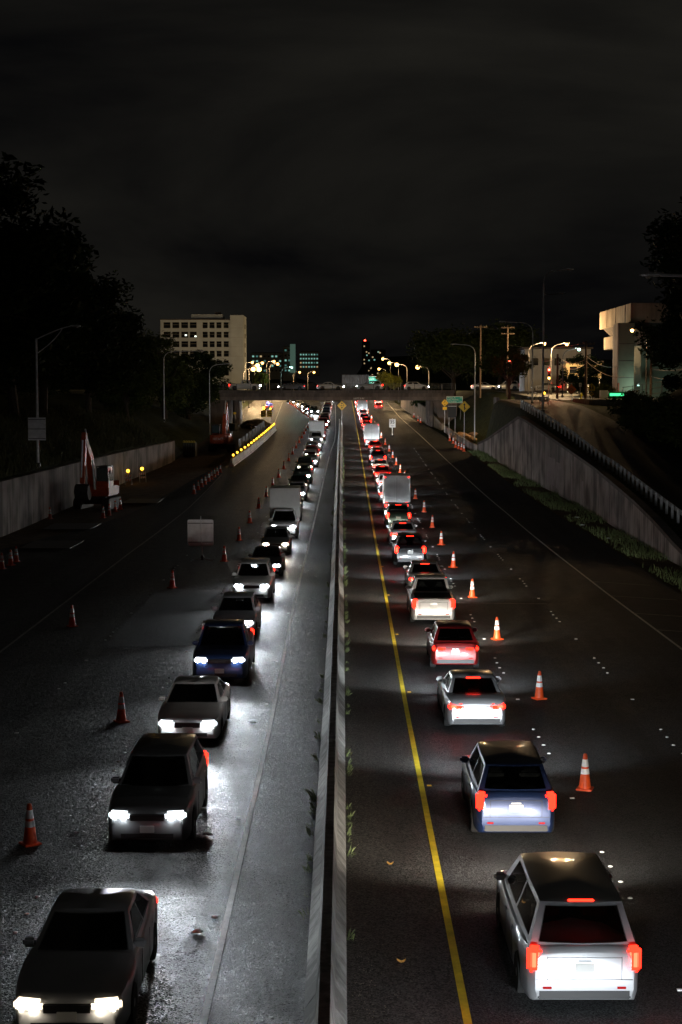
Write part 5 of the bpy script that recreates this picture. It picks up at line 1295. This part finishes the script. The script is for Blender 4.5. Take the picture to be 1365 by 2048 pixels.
for i, (x, y, a) in enumerate([(-6.4,323,.10),(-7.8,338,.12),(-9.2,352,.12),(-10.7,368,.13),(-12.3,385,.14),(-13.9,401,.14)]):
    c = rc.choice(['white','silver','grey','black']); k = rc.choice(KINDS)
    car(k, c, x, y, zroad(y)+.012, math.pi+a, -slope_at(y), '%s %s, %s in the line merging from the left beyond the bridge' % (c, article(k), nth(i)), 'cars merging beyond the bridge', beams=1)
for i, (x, y) in enumerate([(7.6,352),(8.1,378),(8.5,402)]):
    c = rc.choice(['white','silver','red']); k = rc.choice(KINDS)
    car(k, c, x, y, zroad(y)+.012, -.02, slope_at(y), '%s %s, %s car in the lane right of the far cones' % (c, article(k), nth(i)), 'cars right of the far cones', beams=1, brake=True)
for i, (x, y, d, k, c) in enumerate([(-2.5,274.4,1,'sedan','white'),(4.5,281.2,-1,'sport utility','silver'),(-9.5,281.2,-1,'sedan','grey'),(12.5,274.4,1,'hatchback','white'),(24.5,274.4,1,'sedan','silver'),(29.0,281.2,-1,'sport utility','beige'),(-17.5,274.4,1,'pickup','white')]):
    car(k, c, x, y, 9.845, -R(90)*d, 0, '%s %s crossing the bridge, %s from the left' % (c, article(k), {-17.5:'first',-9.5:'second',-2.5:'third',4.5:'fourth',12.5:'fifth',24.5:'sixth',29.0:'seventh'}[x]), 'cars on the bridge', beams=1, power=900)
t = car('sedan', 'white', -16.9, 350, zroad(350)+.012, .05, slope_at(350), 'white patrol car with a blue roof light in the closed lanes under the bridge', None, beams=0, lit=True)
MB().bbox((0,-.35,1.50), (1.1,.28,.10), .03).build('light_bar', BLACK, t); MB().bbox((-.25,-.35,1.60), (.45,.26,.16), .04).build('blue_light', lamp_mat('police_blue', (.16,.14,1), 22), t); point_light('lamp_light', t, (0,-.6,2.0), 120, (.2,.2,1))
for i, (x, y, k, c) in enumerate([(33.5,262,'sedan','silver'),(38,266,'sport utility','white')]):
    car(k, c, x, y, ZR(y)+.0, R(70), 0, '%s %s waiting on the street behind the red signal, %s' % (c, article(k), 'nearer one' if i == 0 else 'farther one'), 'cars on the side street', beams=1, power=600, brake=True)

# ------------------------------------------------------------------ small things on the road
for k, (x, y, s, lab) in enumerate([(.95,32.0,.07,'curled brown leaf on the right shoulder beside the median, upper one'),(.98,26.4,.08,'curled brown leaf on the right shoulder beside the median, lower one')]):
    m = MB(); n = 6
    for i in range(n+1):
        q = i/n-.5; w = s*.45*math.cos(q*math.pi)
        m.v += [(q*2*s, -w, .05*(4*q*q)+.03+.03*math.sin(i)), (q*2*s, 0, .05*4*q*q+.006), (q*2*s, w, .05*4*q*q+.035)]
    for i in range(n):
        for j in range(2): a = i*3+j; m.f.append((a,a+1,a+4,a+3))
    tag(m.build('fallen_leaf', mat('dry_leaf', (.50,.26,.06), .7), None, True, loc=(x,y,.01)), lab, 'leaf')
for k, (x, y, lab) in enumerate([(-3.05,34.2,'crumpled white scrap of paper beside the left edge line, lower one'),(-2.75,45.9,'crumpled white scrap of paper beside the left edge line, upper one'),(17.5,103.5,'white plastic bag in the grass below the right wall, nearest'),(17.2,113,'white plastic litter in the grass below the right wall, middle'),(17.7,119,'white plastic litter in the grass below the right wall, farthest'),(-4.9+2.2,27.9,'flattened white cup lid near the bottom left of the edge line')]):
    bm = bmesh.new(); bmesh.ops.create_icosphere(bm, subdivisions=2, radius=.17 if x > 10 else .10)
    for v in bm.verts: v.co = Vector((v.co.x*random.uniform(.8,1.5), v.co.y*random.uniform(.6,1.1), max(v.co.z,-.02)*random.uniform(.25,.6)))
    me = bpy.data.meshes.new('litter'); bm.to_mesh(me); bm.free(); me.materials.append(mat('litter_white', (.72,.74,.73), .6))
    tag(link('litter', me, None, (x,y,zroad(y)+.03)), lab, 'litter', 'pieces of litter')
t = thing('delineator', 'white flexible post at the far end of the median barrier', 'post', (-.95,276.8,zroad(276.8)))
MB().lathe([(.10,0),(.10,.04),(.05,.06),(.05,1.0),(.03,1.03)], 12).build('tube', S_WHITE, t, True); MB().lathe([(.053,.7),(.053,.9)], 12, caps=False).build('band', BAND, t)
